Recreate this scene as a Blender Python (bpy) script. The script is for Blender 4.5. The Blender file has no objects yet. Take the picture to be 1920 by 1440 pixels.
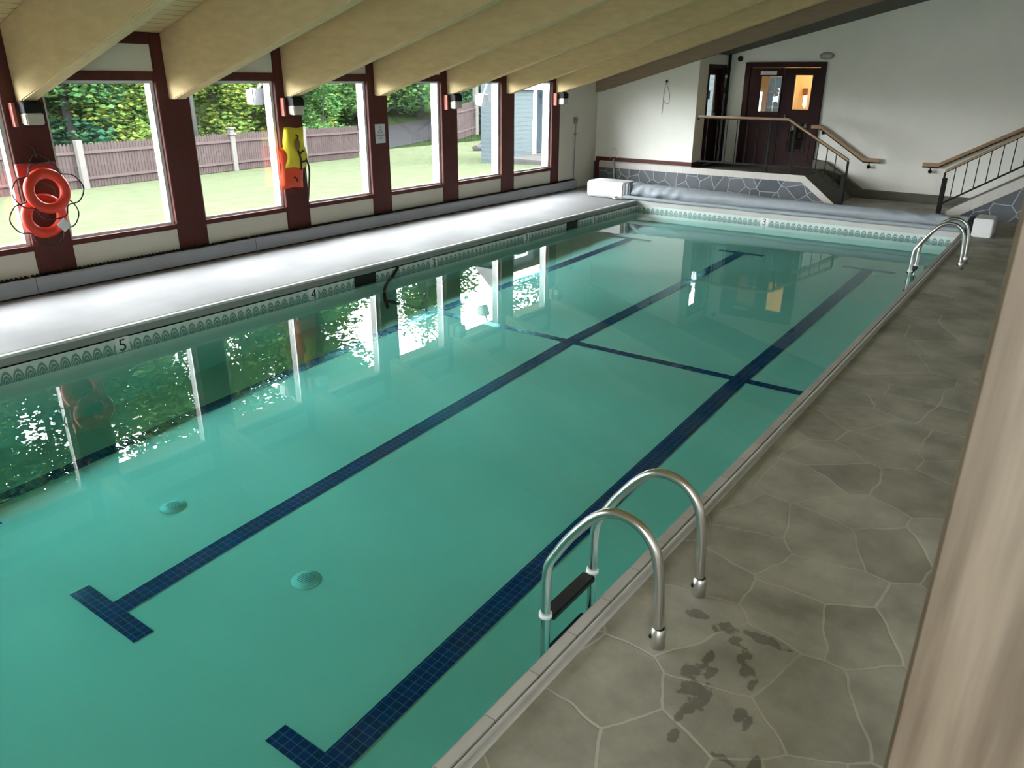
import bpy, math, random
from mathutils import Vector, Matrix
random.seed(7)
PI = math.pi
scene = bpy.context.scene
COL = scene.collection

# ------------------------------------------------------------------ materials
def new_mat(name):
    m = bpy.data.materials.new(name); m.use_nodes = True
    nt = m.node_tree
    for n in list(nt.nodes): nt.nodes.remove(n)
    out = nt.nodes.new('ShaderNodeOutputMaterial')
    return m, nt, out

def N(nt, t, **kw):
    n = nt.nodes.new(t)
    for k, v in kw.items():
        if k.startswith('i_'): n.inputs[k[2:].replace('_', ' ')].default_value = v
        else: setattr(n, k, v)
    return n

def L(nt, a, b): nt.links.new(a, b)

def rgba(c): return (c[0], c[1], c[2], 1.0)

def s2l(r, g, b):
    f = lambda v: (v/255/12.92) if v/255 <= .04045 else ((v/255+.055)/1.055)**2.4
    return (f(r), f(g), f(b))

def mat_plain(name, col, rough=.6, metal=0., var=.12, scale=6., bump=0., bscale=40., spec=.5, stretch=None):
    """Principled with a little noise mottling of the base colour (wear, not light)."""
    m, nt, out = new_mat(name)
    b = N(nt, 'ShaderNodeBsdfPrincipled'); L(nt, b.outputs[0], out.inputs[0])
    b.inputs['Roughness'].default_value = rough; b.inputs['Metallic'].default_value = metal
    b.inputs['Specular IOR Level'].default_value = spec
    tc = N(nt, 'ShaderNodeTexCoord')
    vec = tc.outputs['Object']
    if stretch:
        mp = N(nt, 'ShaderNodeMapping'); mp.inputs['Scale'].default_value = stretch
        L(nt, vec, mp.inputs[0]); vec = mp.outputs[0]
    nz = N(nt, 'ShaderNodeTexNoise'); nz.inputs['Scale'].default_value = scale; nz.inputs['Detail'].default_value = 5
    L(nt, vec, nz.inputs['Vector'])
    mx = N(nt, 'ShaderNodeMix', data_type='RGBA')
    mx.inputs[6].default_value = rgba([c*(1-var) for c in col]); mx.inputs[7].default_value = rgba([min(1, c*(1+var)) for c in col])
    L(nt, nz.outputs['Fac'], mx.inputs[0]); L(nt, mx.outputs[2], b.inputs['Base Color'])
    if bump:
        n2 = N(nt, 'ShaderNodeTexNoise'); n2.inputs['Scale'].default_value = bscale; n2.inputs['Detail'].default_value = 4
        L(nt, vec, n2.inputs['Vector'])
        bp = N(nt, 'ShaderNodeBump'); bp.inputs['Strength'].default_value = bump; bp.inputs['Distance'].default_value = .01
        L(nt, n2.outputs['Fac'], bp.inputs['Height']); L(nt, bp.outputs[0], b.inputs['Normal'])
    return m

def mat_emit(name, col, s):
    m, nt, out = new_mat(name)
    e = N(nt, 'ShaderNodeEmission'); e.inputs[0].default_value = rgba(col); e.inputs[1].default_value = s
    L(nt, e.outputs[0], out.inputs[0]); return m

def mat_thin_glass(name, tint=(.97, .98, .98), ior=1.45, bump=0., rough=0.):
    m, nt, out = new_mat(name)
    tr = N(nt, 'ShaderNodeBsdfTransparent'); tr.inputs[0].default_value = rgba(tint)
    gl = N(nt, 'ShaderNodeBsdfGlossy'); gl.inputs['Roughness'].default_value = rough
    fr = N(nt, 'ShaderNodeFresnel')     # thin sheet: same reflectance from either side
    gb = N(nt, 'ShaderNodeNewGeometry'); im = N(nt, 'ShaderNodeMapRange'); im.inputs['To Min'].default_value = ior; im.inputs['To Max'].default_value = 1/ior
    L(nt, gb.outputs['Backfacing'], im.inputs[0]); L(nt, im.outputs[0], fr.inputs[0])
    mx = N(nt, 'ShaderNodeMixShader')
    L(nt, fr.outputs[0], mx.inputs[0]); L(nt, tr.outputs[0], mx.inputs[1]); L(nt, gl.outputs[0], mx.inputs[2])
    L(nt, mx.outputs[0], out.inputs[0])
    if bump:
        tc = N(nt, 'ShaderNodeTexCoord')
        nz = N(nt, 'ShaderNodeTexNoise'); nz.inputs['Scale'].default_value = 1.6; nz.inputs['Detail'].default_value = 2
        L(nt, tc.outputs['Object'], nz.inputs['Vector'])
        bp = N(nt, 'ShaderNodeBump'); bp.inputs['Strength'].default_value = bump; bp.inputs['Distance'].default_value = .02
        L(nt, nz.outputs['Fac'], bp.inputs['Height']); L(nt, bp.outputs[0], gl.inputs['Normal']); L(nt, bp.outputs[0], fr.inputs['Normal'])
    return m

def voronoi_stone(name, cols, grout, scale, line, rough=.6, plane='xy', rnd=.9, stains_shade=False, mott=.25, warp=.25, fade=0.):
    m, nt, out = new_mat(name)
    b = N(nt, 'ShaderNodeBsdfPrincipled'); L(nt, b.outputs[0], out.inputs[0])
    tc = N(nt, 'ShaderNodeTexCoord')
    sp = N(nt, 'ShaderNodeSeparateXYZ'); L(nt, tc.outputs['Object'], sp.inputs[0])
    cb = N(nt, 'ShaderNodeCombineXYZ')
    L(nt, sp.outputs[0], cb.inputs[0]); L(nt, sp.outputs[1 if plane == 'xy' else 2], cb.inputs[1])
    wn = N(nt, 'ShaderNodeTexNoise'); wn.inputs['Scale'].default_value = 3.; L(nt, cb.outputs[0], wn.inputs['Vector'])
    wm = N(nt, 'ShaderNodeVectorMath', operation='MULTIPLY_ADD')
    L(nt, wn.outputs['Color'], wm.inputs[0]); wm.inputs[1].default_value = (warp/scale*.5,)*3; L(nt, cb.outputs[0], wm.inputs[2])
    v = N(nt, 'ShaderNodeTexVoronoi', voronoi_dimensions='2D', feature='DISTANCE_TO_EDGE'); v.inputs['Scale'].default_value = scale; v.inputs['Randomness'].default_value = rnd
    c = N(nt, 'ShaderNodeTexVoronoi', voronoi_dimensions='2D', feature='F1'); c.inputs['Scale'].default_value = scale; c.inputs['Randomness'].default_value = rnd
    L(nt, wm.outputs[0], v.inputs['Vector']); L(nt, wm.outputs[0], c.inputs['Vector'])
    sh = N(nt, 'ShaderNodeSeparateColor'); L(nt, c.outputs['Color'], sh.inputs[0])
    mx = N(nt, 'ShaderNodeMix', data_type='RGBA'); mx.inputs[6].default_value = rgba(cols[0]); mx.inputs[7].default_value = rgba(cols[1])
    L(nt, sh.outputs[0], mx.inputs[0])
    n2 = N(nt, 'ShaderNodeTexNoise'); n2.inputs['Scale'].default_value = 2.2; n2.inputs['Detail'].default_value = 8; n2.inputs['Roughness'].default_value = .65
    L(nt, tc.outputs['Object'], n2.inputs['Vector'])
    mr = N(nt, 'ShaderNodeMapRange'); mr.inputs['From Min'].default_value = .3; mr.inputs['From Max'].default_value = .7
    mr.inputs['To Min'].default_value = 1-mott; mr.inputs['To Max'].default_value = 1+mott; L(nt, n2.outputs['Fac'], mr.inputs[0])
    mu = N(nt, 'ShaderNodeVectorMath', operation='SCALE'); L(nt, mx.outputs[2], mu.inputs[0]); L(nt, mr.outputs[0], mu.inputs['Scale'])
    lm = N(nt, 'ShaderNodeMapRange', interpolation_type='SMOOTHSTEP'); lm.inputs['From Min'].default_value = line*.55; lm.inputs['From Max'].default_value = line
    lm.inputs['To Min'].default_value = 1-fade; lm.inputs['To Max'].default_value = 0
    L(nt, v.outputs['Distance'], lm.inputs[0])
    if fade:   # grout worn away in places
        n3 = N(nt, 'ShaderNodeTexNoise'); n3.inputs['Scale'].default_value = 1.1; n3.inputs['Detail'].default_value = 3; L(nt, tc.outputs['Object'], n3.inputs['Vector'])
        fm = N(nt, 'ShaderNodeMapRange'); fm.inputs['From Min'].default_value = .35; fm.inputs['From Max'].default_value = .6; fm.inputs['To Min'].default_value = .35; L(nt, n3.outputs['Fac'], fm.inputs[0])
        ml = N(nt, 'ShaderNodeMath', operation='MULTIPLY'); L(nt, lm.outputs[0], ml.inputs[0]); L(nt, fm.outputs[0], ml.inputs[1]); lout = ml.outputs[0]
    else: lout = lm.outputs[0]
    g = N(nt, 'ShaderNodeMix', data_type='RGBA'); L(nt, lout, g.inputs[0]); L(nt, mu.outputs[0], g.inputs[6]); g.inputs[7].default_value = rgba(grout)
    colout = g.outputs[2]
    b.inputs['Roughness'].default_value = rough
    if stains_shade:   # wet footprints and drips, plus one painted shadow, by the ladder
        tot = None
        for (cx, cy, rx, ry) in STAINS_SHADE:
            s1 = N(nt, 'ShaderNodeVectorMath', operation='SUBTRACT'); L(nt, tc.outputs['Object'], s1.inputs[0]); s1.inputs[1].default_value = (cx, cy, 0)
            s2 = N(nt, 'ShaderNodeVectorMath', operation='MULTIPLY'); L(nt, s1.outputs[0], s2.inputs[0]); s2.inputs[1].default_value = (.62/rx, .62/ry, 0)
            ln = N(nt, 'ShaderNodeVectorMath', operation='LENGTH'); L(nt, s2.outputs[0], ln.inputs[0])
            mm = N(nt, 'ShaderNodeMapRange'); mm.inputs['From Min'].default_value = 0; mm.inputs['From Max'].default_value = 1.25; mm.inputs['To Min'].default_value = 1; mm.inputs['To Max'].default_value = 0
            L(nt, ln.outputs['Value'], mm.inputs[0])
            if tot is None: tot = mm.outputs[0]
            else:
                a = N(nt, 'ShaderNodeMath', operation='MAXIMUM'); L(nt, tot, a.inputs[0]); L(nt, mm.outputs[0], a.inputs[1]); tot = a.outputs[0]
        nn = N(nt, 'ShaderNodeTexNoise'); nn.inputs['Scale'].default_value = 13; nn.inputs['Detail'].default_value = 7; L(nt, tc.outputs['Object'], nn.inputs['Vector'])
        ad = N(nt, 'ShaderNodeMath', operation='MULTIPLY_ADD'); L(nt, nn.outputs['Fac'], ad.inputs[0]); ad.inputs[1].default_value = 1.5; L(nt, tot, ad.inputs[2])
        st = N(nt, 'ShaderNodeMapRange'); st.inputs['From Min'].default_value = 1.36; st.inputs['From Max'].default_value = 1.46; L(nt, ad.outputs[0], st.inputs[0])
        wx = N(nt, 'ShaderNodeMix', data_type='RGBA'); L(nt, st.outputs[0], wx.inputs[0]); L(nt, colout, wx.inputs[6])
        dk = N(nt, 'ShaderNodeVectorMath', operation='SCALE'); L(nt, colout, dk.inputs[0]); dk.inputs['Scale'].default_value = .58
        L(nt, dk.outputs[0], wx.inputs[7]); colout = wx.outputs[2]
        rr = N(nt, 'ShaderNodeMapRange'); rr.inputs['To Min'].default_value = rough; rr.inputs['To Max'].default_value = .25; L(nt, st.outputs[0], rr.inputs[0]); L(nt, rr.outputs[0], b.inputs['Roughness'])
    L(nt, colout, b.inputs['Base Color'])
    bp = N(nt, 'ShaderNodeBump'); bp.inputs['Strength'].default_value = .35; bp.inputs['Distance'].default_value = .008
    iv = N(nt, 'ShaderNodeMath', operation='SUBTRACT'); iv.inputs[0].default_value = 1; L(nt, lout, iv.inputs[1])
    L(nt, iv.outputs[0], bp.inputs['Height']); L(nt, bp.outputs[0], b.inputs['Normal'])
    return m

def mat_wood(name, c1, c2, axis=2, freq=22., rough=.55, dist=3.):
    m, nt, out = new_mat(name)
    b = N(nt, 'ShaderNodeBsdfPrincipled'); L(nt, b.outputs[0], out.inputs[0]); b.inputs['Roughness'].default_value = rough
    tc = N(nt, 'ShaderNodeTexCoord'); mp = N(nt, 'ShaderNodeMapping')
    sc = [1, 1, 1]; sc[axis] = .06; mp.inputs['Scale'].default_value = sc
    L(nt, tc.outputs['Object'], mp.inputs[0])
    nz = N(nt, 'ShaderNodeTexNoise'); nz.inputs['Scale'].default_value = freq; nz.inputs['Detail'].default_value = 6; nz.inputs['Distortion'].default_value = dist*.2
    L(nt, mp.outputs[0], nz.inputs['Vector'])
    n2 = N(nt, 'ShaderNodeTexNoise'); n2.inputs['Scale'].default_value = freq*4; L(nt, mp.outputs[0], n2.inputs['Vector'])
    av = N(nt, 'ShaderNodeMath', operation='MULTIPLY_ADD'); L(nt, n2.outputs['Fac'], av.inputs[0]); av.inputs[1].default_value = .35; L(nt, nz.outputs['Fac'], av.inputs[2])
    mr = N(nt, 'ShaderNodeMapRange'); mr.inputs['From Min'].default_value = .48; mr.inputs['From Max'].default_value = .88; L(nt, av.outputs[0], mr.inputs[0])
    mx = N(nt, 'ShaderNodeMix', data_type='RGBA'); mx.inputs[6].default_value = rgba(c1); mx.inputs[7].default_value = rgba(c2)
    L(nt, mr.outputs[0], mx.inputs[0]); L(nt, mx.outputs[2], b.inputs['Base Color'])
    bp = N(nt, 'ShaderNodeBump'); bp.inputs['Strength'].default_value = .15; bp.inputs['Distance'].default_value = .004
    L(nt, av.outputs[0], bp.inputs['Height']); L(nt, bp.outputs[0], b.inputs['Normal'])
    return m

def mat_lines(name, col, line, axis, pitch, width=.06, rough=.6, var=.1, joint_axis=None, joint=None, spec=.4):
    """flat boards / tiles: thin grooves every `pitch` along `axis`"""
    m, nt, out = new_mat(name)
    b = N(nt, 'ShaderNodeBsdfPrincipled'); L(nt, b.outputs[0], out.inputs[0]); b.inputs['Roughness'].default_value = rough; b.inputs['Specular IOR Level'].default_value = spec
    tc = N(nt, 'ShaderNodeTexCoord'); sp = N(nt, 'ShaderNodeSeparateXYZ'); L(nt, tc.outputs['Object'], sp.inputs[0])
    def groove(ax, pt, w):
        d = N(nt, 'ShaderNodeMath', operation='DIVIDE'); L(nt, sp.outputs[ax], d.inputs[0]); d.inputs[1].default_value = pt
        f = N(nt, 'ShaderNodeMath', operation='FRACT'); L(nt, d.outputs[0], f.inputs[0])
        c = N(nt, 'ShaderNodeMath', operation='LESS_THAN'); L(nt, f.outputs[0], c.inputs[0]); c.inputs[1].default_value = w
        return c.outputs[0], d.outputs[0]
    g, idx = groove(axis, pitch, width)
    if joint:
        g2, i2 = groove(joint_axis, joint, width*pitch/joint)
        mxm = N(nt, 'ShaderNodeMath', operation='MAXIMUM'); L(nt, g, mxm.inputs[0]); L(nt, g2, mxm.inputs[1]); g = mxm.outputs[0]
    fl = N(nt, 'ShaderNodeMath', operation='FLOOR'); L(nt, idx, fl.inputs[0])
    wn = N(nt, 'ShaderNodeTexWhiteNoise', noise_dimensions='1D'); L(nt, fl.outputs[0], wn.inputs['W'])
    nz = N(nt, 'ShaderNodeTexNoise'); nz.inputs['Scale'].default_value = 4; nz.inputs['Detail'].default_value = 6; L(nt, tc.outputs['Object'], nz.inputs['Vector'])
    av = N(nt, 'ShaderNodeMath', operation='ADD'); L(nt, wn.outputs['Value'], av.inputs[0]); L(nt, nz.outputs['Fac'], av.inputs[1])
    mr = N(nt, 'ShaderNodeMapRange'); mr.inputs['From Max'].default_value = 2; mr.inputs['To Min'].default_value = 1-var*1.6; mr.inputs['To Max'].default_value = 1+var*1.6; L(nt, av.outputs[0], mr.inputs[0])
    cc = N(nt, 'ShaderNodeVectorMath', operation='SCALE'); cc.inputs[0].default_value = col; L(nt, mr.outputs[0], cc.inputs['Scale'])
    mx = N(nt, 'ShaderNodeMix', data_type='RGBA'); L(nt, g, mx.inputs[0]); L(nt, cc.outputs[0], mx.inputs[6]); mx.inputs[7].default_value = rgba(line)
    L(nt, mx.outputs[2], b.inputs['Base Color'])
    bp = N(nt, 'ShaderNodeBump'); bp.inputs['Strength'].default_value = .4; bp.inputs['Distance'].default_value = .004; bp.invert = True
    L(nt, g, bp.inputs['Height']); L(nt, bp.outputs[0], b.inputs['Normal'])
    return m

def mat_leaf(name, c1, c2, c3):
    m, nt, out = new_mat(name)
    geo = N(nt, 'ShaderNodeNewGeometry')
    cr = N(nt, 'ShaderNodeValToRGB'); cr.color_ramp.elements[0].color = rgba(c1); cr.color_ramp.elements[1].color = rgba(c3)
    e = cr.color_ramp.elements.new(.6); e.color = rgba(c2)
    L(nt, geo.outputs['Random Per Island'], cr.inputs[0])
    d = N(nt, 'ShaderNodeBsdfDiffuse'); t = N(nt, 'ShaderNodeBsdfTranslucent')
    L(nt, cr.outputs[0], d.inputs[0]); L(nt, cr.outputs[0], t.inputs[0])
    mx = N(nt, 'ShaderNodeMixShader'); mx.inputs[0].default_value = .35
    L(nt, d.outputs[0], mx.inputs[1]); L(nt, t.outputs[0], mx.inputs[2]); L(nt, mx.outputs[0], out.inputs[0])
    return m

def mat_tile_band(name):
    """waterline tile: white tile with pale green arch pattern, along x or y"""
    m, nt, out = new_mat(name)
    b = N(nt, 'ShaderNodeBsdfPrincipled'); L(nt, b.outputs[0], out.inputs[0]); b.inputs['Roughness'].default_value = .25
    tc = N(nt, 'ShaderNodeTexCoord'); sp = N(nt, 'ShaderNodeSeparateXYZ'); L(nt, tc.outputs['Object'], sp.inputs[0])
    ad = N(nt, 'ShaderNodeMath', operation='ADD'); L(nt, sp.outputs[0], ad.inputs[0]); L(nt, sp.outputs[1], ad.inputs[1])
    d = N(nt, 'ShaderNodeMath', operation='DIVIDE'); L(nt, ad.outputs[0], d.inputs[0]); d.inputs[1].default_value = .105
    f = N(nt, 'ShaderNodeMath', operation='FRACT'); L(nt, d.outputs[0], f.inputs[0])
    u = N(nt, 'ShaderNodeMath', operation='SUBTRACT'); L(nt, f.outputs[0], u.inputs[0]); u.inputs[1].default_value = .5
    u2 = N(nt, 'ShaderNodeMath', operation='MULTIPLY'); L(nt, u.outputs[0], u2.inputs[0]); u2.inputs[1].default_value = 1.55
    w = N(nt, 'ShaderNodeMath', operation='ADD'); L(nt, sp.outputs[2], w.inputs[0]); w.inputs[1].default_value = .25     # z = -.25 -> 0
    w2 = N(nt, 'ShaderNodeMath', operation='DIVIDE'); L(nt, w.outputs[0], w2.inputs[0]); w2.inputs[1].default_value = .155
    cb = N(nt, 'ShaderNodeCombineXYZ'); L(nt, u2.outputs[0], cb.inputs[0]); L(nt, w2.outputs[0], cb.inputs[1])
    ln = N(nt, 'ShaderNodeVectorMath', operation='LENGTH'); L(nt, cb.outputs[0], ln.inputs[0])
    ins = N(nt, 'ShaderNodeMath', operation='LESS_THAN'); L(nt, ln.outputs['Value'], ins.inputs[0]); ins.inputs[1].default_value = .82
    pp = N(nt, 'ShaderNodeMath', operation='PINGPONG'); L(nt, ln.outputs['Value'], pp.inputs[0]); pp.inputs[1].default_value = .13
    rg = N(nt, 'ShaderNodeMath', operation='GREATER_THAN'); L(nt, pp.outputs[0], rg.inputs[0]); rg.inputs[1].default_value = .035
    mk = N(nt, 'ShaderNodeMath', operation='MULTIPLY'); L(nt, ins.outputs[0], mk.inputs[0]); L(nt, rg.outputs[0], mk.inputs[1])
    mx = N(nt, 'ShaderNodeMix', data_type='RGBA'); L(nt, mk.outputs[0], mx.inputs[0])
    mx.inputs[6].default_value = rgba((.60, .67, .64)); mx.inputs[7].default_value = rgba((.17, .29, .27))
    L(nt, mx.outputs[2], b.inputs['Base Color'])
    return m

def mat_grid(name, col, grout, sx, sy, w=.07, rough=.2):
    m, nt, out = new_mat(name)
    b = N(nt, 'ShaderNodeBsdfPrincipled'); L(nt, b.outputs[0], out.inputs[0]); b.inputs['Roughness'].default_value = rough
    tc = N(nt, 'ShaderNodeTexCoord'); sp = N(nt, 'ShaderNodeSeparateXYZ'); L(nt, tc.outputs['Object'], sp.inputs[0])
    gs = []; fl = []
    for ax, (p, off) in ((0, sx), (1, sy)):
        a = N(nt, 'ShaderNodeMath', operation='SUBTRACT'); L(nt, sp.outputs[ax], a.inputs[0]); a.inputs[1].default_value = off
        d = N(nt, 'ShaderNodeMath', operation='DIVIDE'); L(nt, a.outputs[0], d.inputs[0]); d.inputs[1].default_value = p
        f = N(nt, 'ShaderNodeMath', operation='FRACT'); L(nt, d.outputs[0], f.inputs[0])
        pp = N(nt, 'ShaderNodeMath', operation='PINGPONG'); L(nt, f.outputs[0], pp.inputs[0]); pp.inputs[1].default_value = .5
        c = N(nt, 'ShaderNodeMath', operation='LESS_THAN'); L(nt, pp.outputs[0], c.inputs[0]); c.inputs[1].default_value = w/2
        gs.append(c.outputs[0]); q = N(nt, 'ShaderNodeMath', operation='FLOOR'); L(nt, d.outputs[0], q.inputs[0]); fl.append(q.outputs[0])
    mm = N(nt, 'ShaderNodeMath', operation='MAXIMUM'); L(nt, gs[0], mm.inputs[0]); L(nt, gs[1], mm.inputs[1])
    cb = N(nt, 'ShaderNodeCombineXYZ'); L(nt, fl[0], cb.inputs[0]); L(nt, fl[1], cb.inputs[1])
    wn = N(nt, 'ShaderNodeTexWhiteNoise', noise_dimensions='2D'); L(nt, cb.outputs[0], wn.inputs['Vector'])
    mr = N(nt, 'ShaderNodeMapRange'); mr.inputs['To Min'].default_value = .75; mr.inputs['To Max'].default_value = 1.25; L(nt, wn.outputs['Value'], mr.inputs[0])
    cc = N(nt, 'ShaderNodeVectorMath', operation='SCALE'); cc.inputs[0].default_value = col; L(nt, mr.outputs[0], cc.inputs['Scale'])
    mx = N(nt, 'ShaderNodeMix', data_type='RGBA'); L(nt, mm.outputs[0], mx.inputs[0]); L(nt, cc.outputs[0], mx.inputs[6]); mx.inputs[7].default_value = rgba(grout)
    L(nt, mx.outputs[2], b.inputs['Base Color'])
    return m

STAINS_SHADE = [(-.90, 2.58, .06, .08), (-.86, 2.50, .07, .08), (-.83, 2.42, .06, .07), (-.87, 2.72, .03, .07), (-.83, 2.60, .03, .08), (-.79, 2.47, .03, .08),
          (-.89, 2.94, .07, .05), (-.82, 2.88, .06, .05), (-.76, 2.81, .045, .06), (-.71, 2.73, .04, .07), (-.66, 2.65, .03, .06), (-.71, 2.98, .10, .055),
          (-.64, 2.48, .035, .06), (-.60, 2.45, .03, .06), (-.84, 2.31, .025, .04), (-.82, 2.21, .025, .05), (-.59, 2.22, .07, .04), (-.51, 2.26, .025, .09), (-1.05, 2.96, .09, .04)]  # last spot is a shadow, darkened in like the wet ones

M = {}
M['wall'] = mat_plain('painted_masonry', (.82, .81, .74), .75, var=.05, scale=2.5, bump=.12, bscale=14)
M['panel'] = mat_plain('cream_panel', (.62, .60, .52), .7, var=.04)
M['maroon'] = mat_plain('maroon_stain', (.075, .017, .013), .6, var=.35, scale=9, stretch=(4, 4, .6), spec=.3)
M['brick'] = mat_plain('brick_red', (.36, .085, .06), .6)
M['curtain'] = mat_leaf('net_curtain', (.13, .17, .19), (.15, .19, .21), (.17, .21, .23))
M['door_wood'] = mat_plain('door_stain', (.026, .0075, .0065), .55, var=.3, scale=5, spec=.15)
M['beam'] = mat_plain('whitewashed_glulam', (.57, .435, .24), .8, var=.2, scale=5, stretch=(.8, 3, 3), bump=.1, bscale=30, spec=.1)
M['beam_dark'] = mat_plain('brown_beam', (.30, .225, .15), .8, var=.2, scale=6, stretch=(.5, 3, 4), spec=.1)
M['ceiling'] = mat_lines('ceiling_planks', (.56, .45, .24), (.12, .09, .04), 0, .135, .06, .7, .05)
M['deck'] = voronoi_stone('flagstone_deck', ((.30, .29, .24), (.39, .375, .315)), (.50, .485, .41), 2.3, .018, .62, 'xy', .9, True, .36, .45, fade=.15)
M['concrete'] = mat_plain('grey_concrete', (.215, .21, .215), .7, var=.28, scale=1.4, bump=.08, bscale=20, spec=.2)
M['facing'] = voronoi_stone('blue_grey_flagstone', ((.075, .088, .105), (.125, .135, .145)), (.34, .34, .34), 3.3, .035, .7, 'xz', 1., False, .15, .2)
M['band'] = mat_lines('cream_tile', (.56, .535, .49), (.44, .42, .38), 0, .2, .03, .5, .04)
M['coping'] = mat_lines('coping_tile', (.50, .485, .46), (.28, .27, .26), 1, .31, .02, .5, .12)
M['coping_lip'] = mat_plain('lit_coping_nosing', (.66, .66, .65), .5, var=.06)  # whiter than the coping tile: window light painted onto the nosing
M['coping_face'] = mat_plain('shaded_coping_face', (.26, .27, .265), .6, var=.12, scale=5)  # shade below the lip put into a darker grey
M['rail_conc'] = mat_plain('coping_track', (.40, .39, .365), .5, var=.2, scale=8)
M['plaster'] = mat_plain('pool_plaster', (.74, .76, .70), .8, var=.10, scale=1.1)
M['bluetile_x'] = mat_grid('blue_tile', (.006, .030, .17), (.10, .20, .42), (.0567, -4.53-.085), (.0505, 0))
M['tileband'] = mat_tile_band('waterline_tile')
M['white_frame'] = mat_plain('white_frame', (.80, .80, .79), .5, var=.03)
M['heater'] = mat_plain('heater_metal', (.29, .305, .335), .45, var=.1, scale=4)
M['black'] = mat_plain('black_metal', (.010, .010, .009), .6, var=.2, spec=.2)
M['blackm'] = mat_plain('black_rubber', (.01, .01, .01), .7, var=.2)
M['steel'] = mat_plain('brushed_steel', (.66, .65, .63), .26, metal=1., var=.05)
M['chrome'] = mat_plain('worn_chrome', (.7, .69, .67), .35, metal=1., var=.08)
M['ring'] = mat_plain('red_orange_vinyl', (.60, .035, .012), .5, var=.08)
M['rope'] = mat_plain('black_cord', (.02, .02, .02), .8)
M['yellow'] = mat_plain('yellow_nylon', (.62, .52, .02), .6, var=.1)
M['orange'] = mat_plain('orange_nylon', (.66, .06, .012), .6, var=.1)
M['paper'] = mat_plain('paper', (.62, .64, .66), .7, var=.03)
M['white'] = mat_plain('white_paint', (.78, .78, .78), .45, var=.03)
M['cover'] = mat_plain('cover_vinyl', (.30, .33, .36), .5, var=.12, scale=7, bump=.25, bscale=18)
M['rail_wood'] = mat_wood('stained_rail', (.30, .17, .08), (.42, .27, .14), 0, 18)
M['post_wood'] = mat_wood('pine_post', (.085, .058, .034), (.19, .15, .105), 2, 22, .6)
M['frost'] = mat_plain('ribbed_glass', (.50, .47, .40), .25, var=.12, scale=20)
M['carpet'] = mat_plain('dark_carpet', (.055, .052, .046), .95, var=.25, scale=30)
M['cove'] = mat_plain('olive_cove', (.12, .115, .085), .8, var=.12, scale=3)
M['glass'] = mat_thin_glass('window_glass')
M['water'] = mat_thin_glass('pool_water', (1., 1., 1.), 1.333, bump=.006)
_nt = M['water'].node_tree; _va = N(_nt, 'ShaderNodeVolumeAbsorption'); _va.inputs[0].default_value = (.13, .80, .77, 1); _va.inputs[1].default_value = .84
L(_nt, _va.outputs[0], [n for n in _nt.nodes if n.type == 'OUTPUT_MATERIAL'][0].inputs['Volume'])
M['number'] = mat_plain('black_glaze', (.006, .01, .01), .3)
M['grille'] = mat_plain('drain_plastic', (.66, .74, .70), .6)
M['lawn'] = mat_plain('lawn_grass', (.0225, .0265, .0155), .95, var=.3, scale=2.2, bump=.3, bscale=60, spec=0.)
M['hill'] = mat_plain('woodland_floor', (.005, .008, .003), .95, var=.4, scale=1.5, spec=0.)
M['asphalt'] = mat_plain('asphalt', (.0082, .0082, .0087), .9, var=.12, scale=3, spec=0.)
M['rock'] = mat_plain('pale_rock', (.022, .0215, .0205), .9, var=.3, scale=4, spec=0.)
M['fence'] = mat_lines('weathered_pickets', (.0205, .0158, .0152), (.012, .0092, .009), 1, .115, .10, .9, .10, spec=0.)
M['fence_rail'] = mat_plain('fence_rail', (.025, .0195, .019), .9, var=.1, spec=0.)
M['cream_post'] = mat_plain('cream_fence_post', (.042, .040, .037), .8, var=.08, spec=0.)
M['bark'] = mat_plain('bark', (.016, .016, .0155), .95, var=.35, scale=8, stretch=(3, 3, .5), bump=.5, bscale=20, spec=0.)
M['siding'] = mat_lines('white_siding', (.026, .033, .035), (.016, .021, .023), 2, .16, .09, .7, .02, spec=0.)
M['bluegrey'] = mat_plain('blue_grey_door', (.012, .018, .023), .6, spec=0.)
M['roof'] = mat_plain('shingles', (.08, .08, .08), .9)
M['orange_wall'] = mat_plain('hall_plaster', (.74, .60, .38), .8, var=.03)
M['tan_wall'] = mat_plain('hall_tan', (.55, .40, .22), .8, var=.03)
M['brown'] = mat_plain('picture_brown', (.22, .10, .04), .6)
M['lamp'] = mat_emit('warm_bulb', (1., .72, .38), 14)
M['leafA'] = mat_leaf('leaf_deep', (.007, .028, .018), (.013, .046, .026), (.045, .085, .026))
M['leafB'] = mat_leaf('leaf_mid', (.012, .036, .014), (.026, .065, .020), (.062, .100, .024))
M['leafC'] = mat_leaf('leaf_yellow', (.025, .052, .014), (.055, .085, .019), (.100, .115, .022))

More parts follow.
